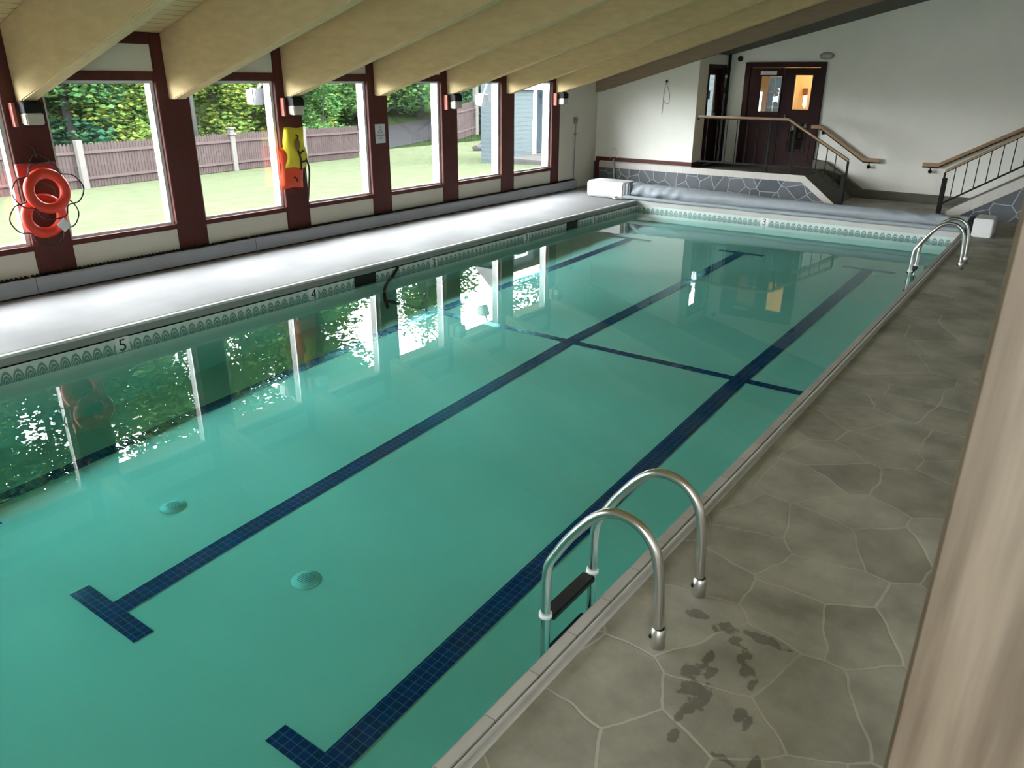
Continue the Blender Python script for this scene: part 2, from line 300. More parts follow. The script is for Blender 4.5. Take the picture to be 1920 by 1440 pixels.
# ------------------------------------------------------------------ mesh helpers
class MB:
    def __init__(s): s.v = []; s.f = []; s.mi = []; s.cur = 0
    def add(s, vs, fs):
        o = len(s.v); s.v += [tuple(v) for v in vs]
        for f in fs: s.f.append([i+o for i in f]); s.mi.append(s.cur)
        return s
    def box(s, x0, x1, y0, y1, z0, z1):
        vs = [(x, y, z) for z in (z0, z1) for y in (y0, y1) for x in (x0, x1)]
        return s.add(vs, [(0, 2, 3, 1), (4, 5, 7, 6), (0, 1, 5, 4), (2, 6, 7, 3), (0, 4, 6, 2), (1, 3, 7, 5)])
    def quad(s, a, b, c, d): return s.add([a, b, c, d], [(0, 1, 2, 3)])
    def prism(s, poly, axis, a0, a1):
        """poly: 2D points (the two other axes in xyz order), extruded along axis"""
        n = len(poly)
        def mk(p, a):
            q = list(p); q.insert(axis, a); return tuple(q)
        vs = [mk(p, a0) for p in poly]+[mk(p, a1) for p in poly]
        fs = [tuple(range(n)), tuple(range(2*n-1, n-1, -1))]+[(i, i+n, (i+1) % n+n, (i+1) % n) for i in range(n)]
        return s.add(vs, fs)
    def tube(s, pts, r, seg=10, cap=True, closed=False):
        pts = [Vector(p) for p in pts]; n = len(pts)
        rs = r if isinstance(r, (list, tuple)) else [r]*n
        rings = []; up = None
        for i in range(n):
            a = pts[i-1] if (i > 0 or closed) else pts[i]; b = pts[(i+1) % n] if (i < n-1 or closed) else pts[i]
            t = (b-a).normalized()
            if up is None:
                up = Vector((0, 0, 1)) if abs(t.z) < .9 else Vector((1, 0, 0))
            u = (up-t*up.dot(t))
            if u.length < 1e-6: u = t.orthogonal()
            u.normalize(); w = t.cross(u); up = u
            rings.append([pts[i]+(u*math.cos(2*PI*k/seg)+w*math.sin(2*PI*k/seg))*rs[i] for k in range(seg)])
        vs = [p for rg in rings for p in rg]; fs = []
        m = n if closed else n-1
        for i in range(m):
            j = (i+1) % n
            for k in range(seg):
                k2 = (k+1) % seg; fs.append((i*seg+k, i*seg+k2, j*seg+k2, j*seg+k))
        if cap and not closed:
            fs.append(tuple(range(seg-1, -1, -1))); fs.append(tuple((n-1)*seg+k for k in range(seg)))
        return s.add(vs, fs)
    def lathe(s, prof, centre=(0, 0, 0), axis=2, seg=24):
        """prof: (radius, height) list, revolved about axis"""
        c = Vector(centre); vs = []; fs = []; n = len(prof)
        for k in range(seg):
            a = 2*PI*k/seg
            for r, h in prof:
                q = [r*math.cos(a), r*math.sin(a)]; q.insert(axis, h); vs.append(c+Vector(q))
        for k in range(seg):
            k2 = (k+1) % seg
            for i in range(n-1): fs.append((k*n+i, k2*n+i, k2*n+i+1, k*n+i+1))
        return s.add(vs, fs)
    def build(s, name, mat, parent=None, smooth=False, bevel=0., bseg=2):
        off = Vector((0, 0, 0))
        p = parent
        while p is not None: off += Vector(p.location); p = p.parent
        me = bpy.data.meshes.new(name); me.from_pydata([tuple(Vector(v)-off) for v in s.v], [], s.f); me.update()
        for m in (mat if isinstance(mat, (list, tuple)) else [mat]): me.materials.append(m)
        for i, p in enumerate(me.polygons):
            p.material_index = s.mi[i]; p.use_smooth = smooth
        import bmesh
        bm = bmesh.new(); bm.from_mesh(me); bmesh.ops.recalc_face_normals(bm, faces=bm.faces)
        if bevel:
            bmesh.ops.remove_doubles(bm, verts=bm.verts, dist=1e-5)
            bmesh.ops.bevel(bm, geom=list(bm.edges), offset=bevel, segments=bseg, affect='EDGES', clamp_overlap=True)
        bm.to_mesh(me); bm.free()
        o = bpy.data.objects.new(name, me); COL.objects.link(o)
        if parent is not None: o.parent = parent
        return o

def tag(o, label, cat, group=None, kind=None):
    o['label'] = label; o['category'] = cat
    if group: o['group'] = group
    if kind: o['kind'] = kind
    return o

def thing(name, loc, label, cat, group=None, kind=None):
    o = bpy.data.objects.new(name, None); COL.objects.link(o); o.location = loc; o.empty_display_size = .1
    return tag(o, label, cat, group, kind)

def struct(o, label, cat): return tag(o, label, cat, None, 'structure')

def copy_tree(o, parent=None):
    c = o.copy(); COL.objects.link(c)
    if parent is not None: c.parent = parent
    for ch in list(o.children): copy_tree(ch, c)
    return c

def smooth_path(pts, sub=6, closed=False):
    P = [Vector(p) for p in pts]; n = len(P); out = []
    rng = n if closed else n-1
    for i in range(rng):
        p0 = P[(i-1) % n] if (closed or i > 0) else P[0]; p1 = P[i]; p2 = P[(i+1) % n]; p3 = P[(i+2) % n] if (closed or i+2 < n) else P[-1]
        for k in range(sub):
            t = k/sub
            out.append(.5*((2*p1)+(-p0+p2)*t+(2*p0-5*p1+4*p2-p3)*t*t+(-p0+3*p1-3*p2+p3)*t**3))
    if not closed: out.append(P[-1])
    return out

def text_mesh(body, size, name, mat, parent, matrix, extrude=.0015, align='CENTER', spacing=1.):
    cu = bpy.data.curves.new(name, 'FONT'); cu.body = body; cu.size = size; cu.extrude = extrude; cu.align_x = align; cu.align_y = 'CENTER'; cu.space_line = spacing
    t = bpy.data.objects.new('tmp', cu); COL.objects.link(t)
    dg = bpy.context.evaluated_depsgraph_get()
    me = bpy.data.meshes.new_from_object(t.evaluated_get(dg)); bpy.data.objects.remove(t)
    off = Vector((0, 0, 0)); p = parent
    while p is not None: off += Vector(p.location); p = p.parent
    me.transform(Matrix.Translation(-off) @ matrix); me.materials.clear(); me.materials.append(mat); me.name = name
    o = bpy.data.objects.new(name, me); COL.objects.link(o); o.parent = parent
    return o

def frame_mat(origin, xdir, ydir):
    x = Vector(xdir).normalized(); y = Vector(ydir).normalized(); z = x.cross(y)
    m = Matrix((x, y, z)).transposed().to_4x4(); m.translation = Vector(origin); return m

# ------------------------------------------------------------------ dimensions
XW = -9.74            # window wall
XL, XR = -7.585, -1.478   # pool edges
Y0, Y1 = -2.2, 15.02      # pool ends
ZW = -.20             # water level
YN = -3.2             # wall behind the camera
YC = 16.91            # near part of the far wall
YF = 18.6             # recessed far wall
XRET = -7.24          # return wall of the recess
XE = 3.6              # wall beyond the right-hand deck
PITCH = 1.8285
def post_y(k): return 6.0+PITCH*k      # centre of post k
SL = .292
def beam_bot(x): return 2.165+SL*(x+9.571)
def ceil_z(x): return 2.90+.302*(x+9.715)

# ------------------------------------------------------------------ floor / decks
m = MB()
m.box(XR+.12, XE, YN, YF, -.3, 0)                     # right-hand deck
m.box(XL, XR+.12, Y1+.16, YF, -.3, 0)              # far deck
m.box(XL-.1, XR+.12, YN, Y0, -.3, 0)
fl = m.build('floor', M['deck']); struct(fl, 'grey olive stamped flagstone floor with pale grout beside the pool', 'floor')
m = MB(); m.box(XW-.02, XL-.115, YN, YC, -.3, 0)
m.build('floor_window_strip', M['concrete'], None); o = bpy.data.objects['floor_window_strip']; o.name = 'floor_concrete'
struct(o, 'smooth grey concrete deck strip between windows and pool', 'floor')
m = MB(); m.box(XL-.115, XL+0, Y1+.16, YC, -.3, 0); o = m.build('floor_concrete', M['concrete']); struct(o, 'short concrete strip behind the pool cover reel', 'floor')

# pool coping: tile lip + raised round track
def coping(name, pts_lip, label):
    pass
cp = MB()
cp.box(XR, XR+.072, Y0, Y1, -.085, .006)
o = cp.build('trim_1', M['coping'], None, bevel=.012); struct(o, 'grey tiled pool coping with cross joints beside the flagstone deck', 'pool coping')
cp = MB(); prof = [(XR+.072, -.05)]
for k in range(9):
    a = PI-PI*k/8; prof.append((XR+.098+.026*math.cos(a), .0+.016*math.sin(a)))
prof.append((XR+.124, -.05)); cp.prism(prof, 1, Y0, Y1); cp.build('coping_track', M['rail_conc'], o, smooth=False)
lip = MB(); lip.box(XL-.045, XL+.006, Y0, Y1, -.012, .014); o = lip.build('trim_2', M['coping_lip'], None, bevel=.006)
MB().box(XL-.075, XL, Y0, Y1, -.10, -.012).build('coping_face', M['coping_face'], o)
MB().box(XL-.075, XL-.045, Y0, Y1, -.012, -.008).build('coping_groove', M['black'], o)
struct(o, 'pool coping lit white along the window side deck', 'pool coping')
cp = MB(); cp.box(XL-.115, XL-.075, Y0, Y1, -.085, -.002); cp.build('coping_track', M['concrete'], o)
cp = MB(); cp.box(XL-.115, XR+.125, Y1, Y1+.16, -.085, .008); o = cp.build('trim_3', M['coping'], None, bevel=.01); struct(o, 'pool coping under the rolled cover at the shallow end', 'pool coping')

# pool walls (plaster) and tile band
def pool_wall(name, x0, x1, y0, y1, label):
    m = MB(); m.box(x0, x1, y0, y1, -1.9, -.255); o = m.build(name, M['plaster']); struct(o, label, 'pool wall')
    m = MB(); m.box(x0, x1, y0, y1, -.255, -.085); o2 = m.build('tile_band', M['tileband'], o); return o
pw_l = pool_wall('wall_pool_left', XL-.2, XL, Y0-.2, Y1+.2, 'pool wall below the window side coping with patterned waterline tile')
pw_r = pool_wall('wall_pool_right', XR, XR+.2, Y0-.2, Y1+.2, 'pool wall below the ladder side coping')
pw_f = pool_wall('wall_pool_far', XL, XR, Y1, Y1+.2, 'pool wall at the shallow end under the rolled cover')
pw_n = pool_wall('wall_pool_near', XL, XR, Y0-.2, Y0, 'pool wall at the deep end near the camera')
# skimmer mouths in the window-side wall
for y in (7.1, 12.42):
    m = MB(); m.box(XL-.02, XL+.003, y-.2, y+.2, -.235, -.09); m.build('skimmer_mouth', M['blackm'], pw_l)
# depth numbers
def num_left(d, y, sz=.175): text_mesh(d, sz, 'depth_number', M['number'], pw_l, frame_mat((XL+.004, y, -.178), (0, 1, 0), (0, 0, 1)), .002)
for d, y in (('5', 3.70), ('4', 6.20), ('3', 8.50), ('3', 10.92), ('3', 13.25)): 
    m = MB(); m.box(XL, XL+.003, y-.075, y+.075, -.24, -.09); m.build('number_tile', M['white'], pw_l)
    num_left(d, y)
m = MB(); m.box(-4.82-.08, -4.82+.08, Y1-.003, Y1, -.25, -.09); m.build('number_tile', M['white'], pw_f)
text_mesh('3', .17, 'depth_number', M['number'], pw_f, frame_mat((-4.82, Y1-.005, -.168), (1, 0, 0), (0, 0, 1)), .002)

# pool floor with tiled lane lines
ZP = [(-2.3, -.93), (1.9, -.886), (2.8, -.814), (5.13, -.665), (7.4, -.535), (9.3, -.50), (13.0, -.41), (15.1, -.40)]
def pf(y):
    for (a, za), (b, zb) in zip(ZP, ZP[1:]):
        if y <= b: return za+(zb-za)*(max(y, a)-a)/(b-a)
    return ZP[-1][1]
m = MB()
ys = sorted(set([-2.3+.35*i for i in range(50)]+[7.40, 15.1]))
for a, b in zip(ys, ys[1:]): m.quad((XL, a, pf(a)), (XR, a, pf(a)), (XR, b, pf(b)), (XL, b, pf(b)))
m.cur = 1
def strip(x0, x1, y0, y1):
    n = max(1, int((y1-y0)/.35)); 
    for i in range(n):
        a = y0+(y1-y0)*i/n; b = y0+(y1-y0)*(i+1)/n
        m.quad((x0, a, pf(a)+.004), (x1, a, pf(a)+.004), (x1, b, pf(b)+.004), (x0, b, pf(b)+.004))
LW = .085
for cx in (-4.53, -2.447, -6.66):
    strip(cx-LW, cx+LW, 1.87, 13.0)
    strip(cx-.40, cx+.40, 1.735, 1.87); strip(cx-.40, cx+.40, 13.0, 13.14)
strip(XL, XR, 7.40, 7.52)
o = m.build('floor_pool', [M['plaster'], M['bluetile_x']]); struct(o, 'pale plaster pool bottom with dark blue tiled lane lines under green water', 'pool floor')
# water: one closed body, its sides and bottom inside the pool shell
m = MB(); m.box(XL-.05, XR+.05, Y0-.05, Y1+.05, -1.6, ZW)
o = m.build('pool_water', M['water']); struct(o, 'still green pool water mirroring the windows', 'water')

# ------------------------------------------------------------------ ceiling, roof and beams
m = MB()
xs = (XW-1.0, XE+.2)
m.prism([(xs[0], ceil_z(xs[0])), (xs[1], ceil_z(xs[1])), (xs[1], ceil_z(xs[1])+.3), (xs[0], ceil_z(xs[0])+.3)], 1, YN-.3, YF+.3)
o = m.build('ceiling', M['ceiling']); struct(o, 'cream tongue and groove plank ceiling sloping up from the windows', 'ceiling')
def beam(k, y0, w, mat, label):
    m = MB()
    poly = [(XW+.0, 2.115), (-9.60, 2.115)]
    poly += [(-9.571, 2.165-.03)]
    x1 = XE-.02
    poly += [(x1, beam_bot(x1)-.03), (x1, ceil_z(x1)), (XW, ceil_z(XW))]
    m.prism(poly, 1, y0, y0+w)
    o = m.build('ceiling_beam', mat, bevel=.012); struct(o, label, 'ceiling beam'); return o
for k in range(-5, 6):
    nm = {-1: 'nearest whole whitewashed beam rising from the post with the life rings', 0: 'whitewashed beam above the post between life rings and life vests',
          1: 'whitewashed beam above the post with the life vests', 2: 'whitewashed beam above the post with the paper sign',
          3: 'whitewashed beam above the third wall lamp from the camera', 4: 'whitewashed beam above the second post from the far corner',
          5: 'whitewashed beam nearest the far wall, over the last wall lamp'}.get(k, 'whitewashed sloping beam behind the camera')
    beam(k, post_y(k)-.072, .17, M['beam'], nm)
# brown beam against the far wall and the soffit of the recess behind it
m = MB(); m.prism([(XW, 2.11), (-9.6, 2.13), (XE-.02, 2.185+.274*(XE-.02+9.709)), (XE-.02, ceil_z(XE)), (XW, ceil_z(XW))], 1, YC-.12, YC-.005)
o = m.build('ceiling_beam', M['beam_dark'], bevel=.01); struct(o, 'unpainted brown beam lying flat against the far wall', 'ceiling beam')
def soff(x): return 2.966+.322*(x+7.13)
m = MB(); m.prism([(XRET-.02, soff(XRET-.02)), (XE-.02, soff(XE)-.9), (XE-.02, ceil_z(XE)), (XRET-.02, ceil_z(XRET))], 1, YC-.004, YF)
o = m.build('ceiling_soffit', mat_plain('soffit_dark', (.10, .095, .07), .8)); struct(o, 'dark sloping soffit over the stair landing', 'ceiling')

# ------------------------------------------------------------------ window wall
YEND = 15.27
m = MB()
m.box(XW-.10, XW, YEND, YC+.1, -.3, ceil_z(XW)); 
kmin = -5
for k in range(kmin, 5):
    a = post_y(k)+.218 if k > kmin else YN
    a = post_y(k)+.218; b = post_y(k+1)-.222
    m.box(XW-.10, XW-.015, a-.1, b+.1, -.3, .50)
    m.box(XW-.10, XW-.015, a-.1, b+.1, 2.44, 2.80)
m.box(XW-.10, XW, YN-.1, post_y(kmin)+.3, -.3, ceil_z(XW))
wl = m.build('wall_left', M['panel']); struct(wl, 'cream panelled wall under and over the row of big windows', 'wall')
labels_post = {-1: 'maroon wall post carrying the two red life rings', 0: 'bare maroon wall post between life rings and life vests', 1: 'maroon wall post carrying the life vests',
               2: 'maroon wall post carrying the white paper sign', 3: 'maroon wall post under the third lamp, past the paper sign', 4: 'bare maroon wall post second from the far corner', 5: 'narrow maroon post at the end of the window row'}
tn = 10
for k in range(kmin, 6):
    c = post_y(k)
    a, b = c-.222, c+.218
    if k == 5: a, b = c-.19, c+.12
    m = MB(); m.box(XW-.16, XW+.005, a, b, 0, ceil_z(XW)+.0)
    o = m.build('trim_%d' % tn, M['maroon'], bevel=.006); tn += 1
    struct(o, labels_post.get(k, 'maroon wall post beyond the left edge of the picture'), 'wall post')
tn = 30
bays = [(post_y(k)+.218, post_y(k+1)-.222) for k in range(kmin, 4)]+[(post_y(4)+.218, post_y(5)-.19)]
bay_lab = {-2: 'in the window cut by the picture edge', -1: 'in the bay right of the life rings', 0: 'in the bay left of the life vests', 1: 'in the bay right of the life vests', 2: 'in the bay right of the paper sign', 3: 'in the bay second from the far corner', 4: 'in the last bay by the far corner'}
for i, (a, b) in enumerate(bays):
    k = kmin+i; lab = bay_lab.get(k, 'in a bay beyond the left edge of the picture')
    for nm, z0, z1 in (('window sill', .475, .540), ('window header', 2.335, 2.445), ('top plate', 2.755, 2.90)):
        m = MB(); m.box(XW-.16, XW+.003, a-.01, b+.01, z0, z1); o = m.build('trim_%d' % tn, M['maroon'], bevel=.004); tn += 1
        struct(o, 'maroon %s rail %s' % (nm, lab), 'trim')
    # window: white frame, deep white jamb, pane
    m = MB(); t = .035
    xa, xb = XW-.13, XW-.06
    for (y0, y1, z0, z1) in ((a, b, .535, .535+t), (a, b, 2.34-t, 2.34), (a, a+t, .535+t, 2.34-t), (b-t, b, .535+t, 2.34-t)): m.box(xa, xb, y0, y1, z0, z1)
    w = m.build('window_%d' % (i+1), M['white_frame'], bevel=.004)
    struct(w, 'large clear window with white frame %s' % lab, 'window')
    m = MB()
    for (y0, y1, z0, z1) in ((a-.02, b+.02, .50, .535), (a-.02, b+.02, 2.34, 2.38), (a-.02, a+.012, .535, 2.34), (b-.012, b+.02, .535, 2.34)): m.box(XW-.245, XW-.13, y0, y1, z0, z1)
    m.build('jamb', M['white_frame'], w)
    m = MB(); m.box(XW-.10, XW-.094, a+t, b-t, .535+t, 2.34-t); m.build('pane', M['glass'], w)
    m = MB(); m.box(XW-.085, XW-.06, a+t, a+t+.012, .57, 2.30); m.box(XW-.085, XW-.06, b-t-.012, b-t, .57, 2.30); m.build('glazing_bead', M['chrome'], w)

# baseboard heater units along the window wall
yy = [-.9, 1.5, 3.83, 6.87, 9.9, 13.6, 15.86]
unit = ['heater section beyond the left picture edge', 'grey baseboard heater section left of the life ring post', 'grey baseboard heater section under the life ring and bare posts', 'grey baseboard heater section under the life vests', 'grey baseboard heater section between paper sign post and next joint', 'grey baseboard heater end section at the far corner']
for i, (a, b) in enumerate(zip(yy, yy[1:])):
    t = thing('baseboard_heater', (XW+.1, (a+b)/2, 0), unit[i], 'heater', 'grey baseboard heaters under the windows')
    m = MB(); m.prism([(XW+.006, .02), (XW+.16, .02), (XW+.16, .185), (XW+.145, .20), (XW+.11, .20), (XW+.006, .165)], 1, a+.004, b-.004)
    m.build('cover', M['heater'], t)
    m = MB()
    n = int((b-a)/.05)
    m.box(XW+.006, XW+.10, a+.01, b-.01, .19, .195)
    for q in range(n): m.box(XW+.01, XW+.105, a+.02+q*.05, a+.038+q*.05, .195, .215)
    m.build('louvre', M['black'], t)
    m = MB(); m.box(XW+.006, XW+.15, a+.01, b-.01, .0, .02); m.build('plinth', M['black'], t)

# ------------------------------------------------------------------ far wall, recess and other walls
m = MB(); m.prism([(XW-.1, -.3), (XRET, -.3), (XRET, 3.9), (XW-.1, ceil_z(XW)+.05)], 1, YC, YC+.16)
o = m.build('wall_far', M['wall']); struct(o, 'white block wall beside the windows with a hook and cord', 'wall')
m = MB()   # return wall with door opening y 17.42..18.5
m.box(XRET-.16, XRET, YC+.16, 17.42, -.3, 3.9); m.box(XRET-.16, XRET, 17.42, 18.46, 2.72, 3.9); m.box(XRET-.16, XRET-.001, 17.42, 18.46, -.3, .55); m.box(XRET-.16, XRET, 18.46, YF+.1, -.3, 3.9)
o = m.build('wall_return', M['wall']); struct(o, 'narrow white return wall beside the landing', 'wall')
# far recessed wall with double door opening x -6.80..-5.05 z .55..2.76
m = MB()
m.box(XRET-.16, -6.80, YF, YF+.16, -.3, 8); m.box(-6.80, -5.05, YF, YF+.16, 2.76, 8); m.box(-6.80, -5.05, YF, YF+.16, -.3, .55); m.box(-5.05, XE+.2, YF, YF+.16, -.3, 8)
o = m.build('wall_back', M['wall']); struct(o, 'big white block wall behind the stairs', 'wall')
m = MB(); m.box(XE, XE+.2, YN-.2, YF+.2, -.3, 8); o = m.build('wall_right', M['wall']); struct(o, 'white wall on the dry side of the room', 'wall')
near_open = [(.9, 2.3)]  # unseen daylight window, added to light the post, deck and far wall
m = MB(); ZA, ZB = 1.1, 2.9
m.box(XW-.2, XE+.2, YN-.2, YN, -.3, ZA); m.box(XW-.2, XE+.2, YN-.2, YN, ZB, 8)
ed = [XW-.2]+[v for p in near_open for v in p]+[XE+.2]
for a, b in zip(ed[::2], ed[1::2]): m.box(a, b, YN-.2, YN, ZA, ZB)
o = m.build('wall_near', M['wall']); struct(o, 'white wall with an added daylight window behind the camera', 'wall')
for i, (a, b) in enumerate(near_open):
    m = MB(); t = .06
    for (x0, x1, z0, z1) in ((a, b, ZA, ZA+t), (a, b, ZB-t, ZB), (a, a+t, ZA+t, ZB-t), (b-t, b, ZA+t, ZB-t), ((a+b)/2-.03, (a+b)/2+.03, ZA+t, ZB-t)): m.box(x0, x1, YN-.14, YN-.06, z0, z1)
    w = m.build('window_%d' % (30+i), M['white_frame']); struct(w, 'added daylight window behind the camera', 'window')
    m = MB(); m.quad((a, YN-.1, ZA), (a, YN-.1, ZB), (b, YN-.1, ZB), (b, YN-.1, ZA)); m.build('pane', M['glass'], w)

# ------------------------------------------------------------------ landing, stairs and facing
ZP1 = .55
YS = 16.85     # front of the stone facing
m = MB(); m.box(XW+.0, -7.24, YS+.012, YC-.001, 0, ZP1); m.box(-7.24, -4.72, YS+.012, YF-.001, 0, ZP1)
land = m.build('floor_landing', M['carpet']); struct(land, 'dark raised landing in front of the double doors', 'floor')
m = MB(); m.prism([(XW+.16, 0), (-4.16, 0), (-4.74, .42), (XW+.16, .42)], 1, YS, YS+.012); m.build('stone_facing', M['facing'], land)
m = MB()
m.prism([(XW+.16, .42), (-4.74, .42), (-4.16, 0), (-3.98, 0), (-4.70, .555), (XW+.16, .555)], 1, YS-.012, YS+.012); m.build('tile_band', M['band'], land)
m = MB(); m.prism([(-4.71, .548), (-4.71, .2), (-4.25, 0), (-4.0, 0)], 1, YS+.012, YS+.32); m.build('sloping_kerb', M['cove'], land)
m = MB(); m.prism([(-4.72, 0), (-4.02, 0), (-4.72, .53)], 1, YS+.321, YF-.161); m.build('ramp', M['cove'], land)
# maroon trim on the white wall
m = MB(); m.box(XW+.05, XRET+.03, YS+.0, YC-.002, .575, .66); m.box(XW+.05, XW+.15, YS-.0, YC-.002, .0, .575); m.box(XRET-.01, XRET+.03, YC-.002, YC+.5, .555, .66)
o = m.build('trim_4', M['maroon']); struct(o, 'maroon trim along the foot of the white wall above the stone facing', 'trim')
# cove base at the foot of the back wall
m = MB(); m.prism([(-5.0, .55), (-5.0, .74), (-4.75, .72), (-3.88, .17), (XE, .13), (XE, 0), (-4.0, 0)], 1, YF-.16, YF)
o = m.build('baseboard_back', M['cove']); struct(o, 'olive grey cove base at the foot of the back wall', 'baseboard')
# right-hand stair rising along the back wall
def rs(x, z0): return z0+.634*(x+2.07)
xr1 = 2.6
m = MB(); m.prism([(-2.06, 0), (xr1, 0), (xr1, rs(xr1, .0))], 1, YS+.141, YF-.161)
st = m.build('floor_stair', M['cove']); struct(st, 'stair climbing away behind the second railing', 'stair')
m = MB(); m.prism([(-1.80, 0), (xr1, 0), (xr1, rs(xr1, -.14))], 1, YS, YS+.14); m.build('stone_facing', M['facing'], st)
m = MB(); m.prism([(-2.10, 0), (-1.80, 0), (xr1, rs(xr1, -.14)), (xr1, rs(xr1, .03)), (-2.10, .02)], 1, YS-.012, YS+.14); m.build('tile_band', M['band'], st)

# ------------------------------------------------------------------ railings
def bar_profile(mb, pts, w, h):
    """rectangular bar following pts in a vertical plane y=const"""
    for (x0, y, z0), (x1, _, z1) in zip(pts, pts[1:]):
        mb.add([(x0, y-w/2, z0-h/2), (x1, y-w/2, z1-h/2), (x1, y+w/2, z1-h/2), (x0, y+w/2, z0-h/2), (x0, y-w/2, z0+h/2), (x1, y-w/2, z1+h/2), (x1, y+w/2, z1+h/2), (x0, y+w/2, z0+h/2)],
               [(0, 1, 2, 3), (4, 7, 6, 5), (0, 4, 5, 1), (3, 2, 6, 7), (0, 3, 7, 4), (1, 5, 6, 2)])
YRL = 16.95
r = thing('stair_railing', (-5.2, YRL, 0), 'black metal railing with flat wooden handrail around the landing by the doors', 'railing')
m = MB(); bar_profile(m, [(-7.17, YRL, 1.645), (-5.20, YRL, 1.645), (-3.90, YRL, .905)], .085, .042); m.build('handrail', M['rail_wood'], r, bevel=.006)
m = MB(); bar_profile(m, [(-7.20, YRL, 1.612), (-5.20, YRL, 1.612), (-3.90, YRL, .870)], .04, .02); bar_profile(m, [(-7.2, YRL, 1.60), (-7.16, YRL, 1.60)], .05, .05); m.build('handrail_channel', M['black'], r)
m = MB(); bar_profile(m, [(-7.12, YRL, .70), (-5.05, YRL, .70), (-4.76, YRL, .84-.04), (-3.97, YRL, .275)], .03, .035); m.build('bottom_rail', M['black'], r)
m = MB(); m.box(-3.985, -3.895, YRL-.045, YRL+.045, 0, .62); m.box(-3.925, -3.885, YRL-.02, YRL+.02, .6, .88); m.build('newel_post', M['black'], r, bevel=.006)
for x in (-6.95, -6.72, -6.5, -6.28, -6.05, -5.83, -5.60, -5.37, -5.15):
    m = MB(); m.tube([(x, YRL, .70), (x, YRL, 1.61)], .0095, 6); m.build('baluster', M['black'], r)
for x in (-4.72, -4.53, -4.34, -4.15):
    zt = 1.612-.571*(x+5.2); zb = .80-.665*(x+4.76)
    m = MB(); m.tube([(x, YRL, zb), (x, YRL, zt)], .0095, 6); m.build('baluster', M['black'], r)
for x in (-5.56, -5.05):
    m = MB(); m.box(x-.02, x+.02, YRL-.02, YRL+.02, ZP1+.02, 1.6); m.box(x-.06, x+.06, YRL-.06, YRL+.06, ZP1, ZP1+.02); m.build('post', M['black'], r)
YRR = 16.80
r = thing('stair_railing', (-2.1, YRR, 0), 'black metal railing climbing right beside the second stair', 'railing')
xe = .6
m = MB(); bar_profile(m, [(-2.12, YRR, .83), (xe, YRR, .83+.634*(xe+2.12))], .085, .042); m.build('handrail', M['rail_wood'], r, bevel=.006)
m = MB(); bar_profile(m, [(-2.12, YRR, .795), (xe, YRR, .795+.634*(xe+2.12))], .04, .02); m.build('handrail_channel', M['black'], r)
m = MB(); bar_profile(m, [(-2.10, YRR, .215), (xe, YRR, .215+.655*(xe+2.10))], .03, .04); m.build('bottom_rail', M['black'], r)
m = MB(); m.box(-2.14, -2.06, YRR-.04, YRR+.04, 0, .70); m.box(-2.135, -2.10, YRR-.018, YRR+.018, .69, .80); m.build('newel_post', M['black'], r, bevel=.006)
for i in range(13):
    x = -1.955+.173*i
    if x > xe-.05: break
    m = MB(); m.tube([(x, YRR, .215+.655*(x+2.10)), (x, YRR, .795+.634*(x+2.12))], .0085, 6); m.build('baluster', M['black'], r)
YH = 18.50
def wall_rail(pts, brk, label):
    r = thing('wall_handrail', (pts[0][0], YH, pts[0][1]), label, 'handrail')
    m = MB(); bar_profile(m, [(x, YH, z) for x, z in pts], .05, .075); m.build('rail', M['rail_wood'], r, bevel=.008)
    m = MB(); bar_profile(m, [(x, YH, z-.048) for x, z in pts], .03, .03); m.build('underside_channel', M['black'], r)
    for x, z in brk:
        m = MB(); m.tube([(x, YH, z+.08), (x, YH, z), (x, YF-.004, z-.03)], .013, 8); m.lathe([(0, -.04), (.03, -.028), (.04, 0), (.03, .028), (0, .04)], (x, YH, z), 1, 12); m.build('bracket', M['black'], r, smooth=True)
wall_rail([(-5.16, 1.44), (-4.95, 1.44), (-3.95, .80), (-3.62, .80)], [(-4.88, 1.32), (-3.83, .655)], 'wooden handrail descending on the back wall beside the double doors')
wall_rail([(-2.78, .775), (-2.50, .775), (.5, 2.47)], [(-2.62, .64), (-.4, 1.82)], 'wooden handrail rising on the back wall above the second stair')

# ------------------------------------------------------------------ double doors
YD = YF-.02
d = thing('door_1', (-5.92, YD, ZP1), 'dark maroon double doors with small windows on the raised landing', 'door', kind='structure')
m = MB(); m.box(-6.82, -6.70, YD-.05, YD+.08, ZP1, 2.77); m.box(-5.14, -5.03, YD-.05, YD+.08, ZP1, 2.77); m.box(-6.70, -5.14, YD-.05, YD+.08, 2.66, 2.77); m.build('door_frame', M['door_wood'], d, bevel=.006)
def leaf(x0, x1, holes, extra):
    m = MB(); xs = [x0]; 
    ha, hb = holes[0][0], holes[0][1]
    m.box(x0, ha, YD-.02, YD+.03, ZP1+.01, 2.655); m.box(hb, x1, YD-.02, YD+.03, ZP1+.01, 2.655)
    z = ZP1+.01
    for (_, _, z0, z1) in sorted(holes, key=lambda h: h[2]): m.box(ha, hb, YD-.02, YD+.03, z, z0); z = z1
    m.box(ha, hb, YD-.02, YD+.03, z, 2.655)
    lf = m.build('door_leaf', M['door_wood'], d)
    for (a, b, z0, z1) in holes:
        m = MB(); t = .025
        for q in ((a-t, b+t, z0-t, z0), (a-t, b+t, z1, z1+t), (a-t, a, z0, z1), (b, b+t, z0, z1)): m.box(q[0], q[1], YD-.035, YD-.02, q[2], q[3])
        m.build('glass_moulding', M['door_wood'], lf, bevel=.005)
        m = MB(); m.box(a, b, YD, YD+.006, z0, z1); m.build('glass', M['glass'], lf)
    return lf
lf1 = leaf(-6.695, -5.925, [(-6.44, -5.96, 1.72, 2.48)], None)
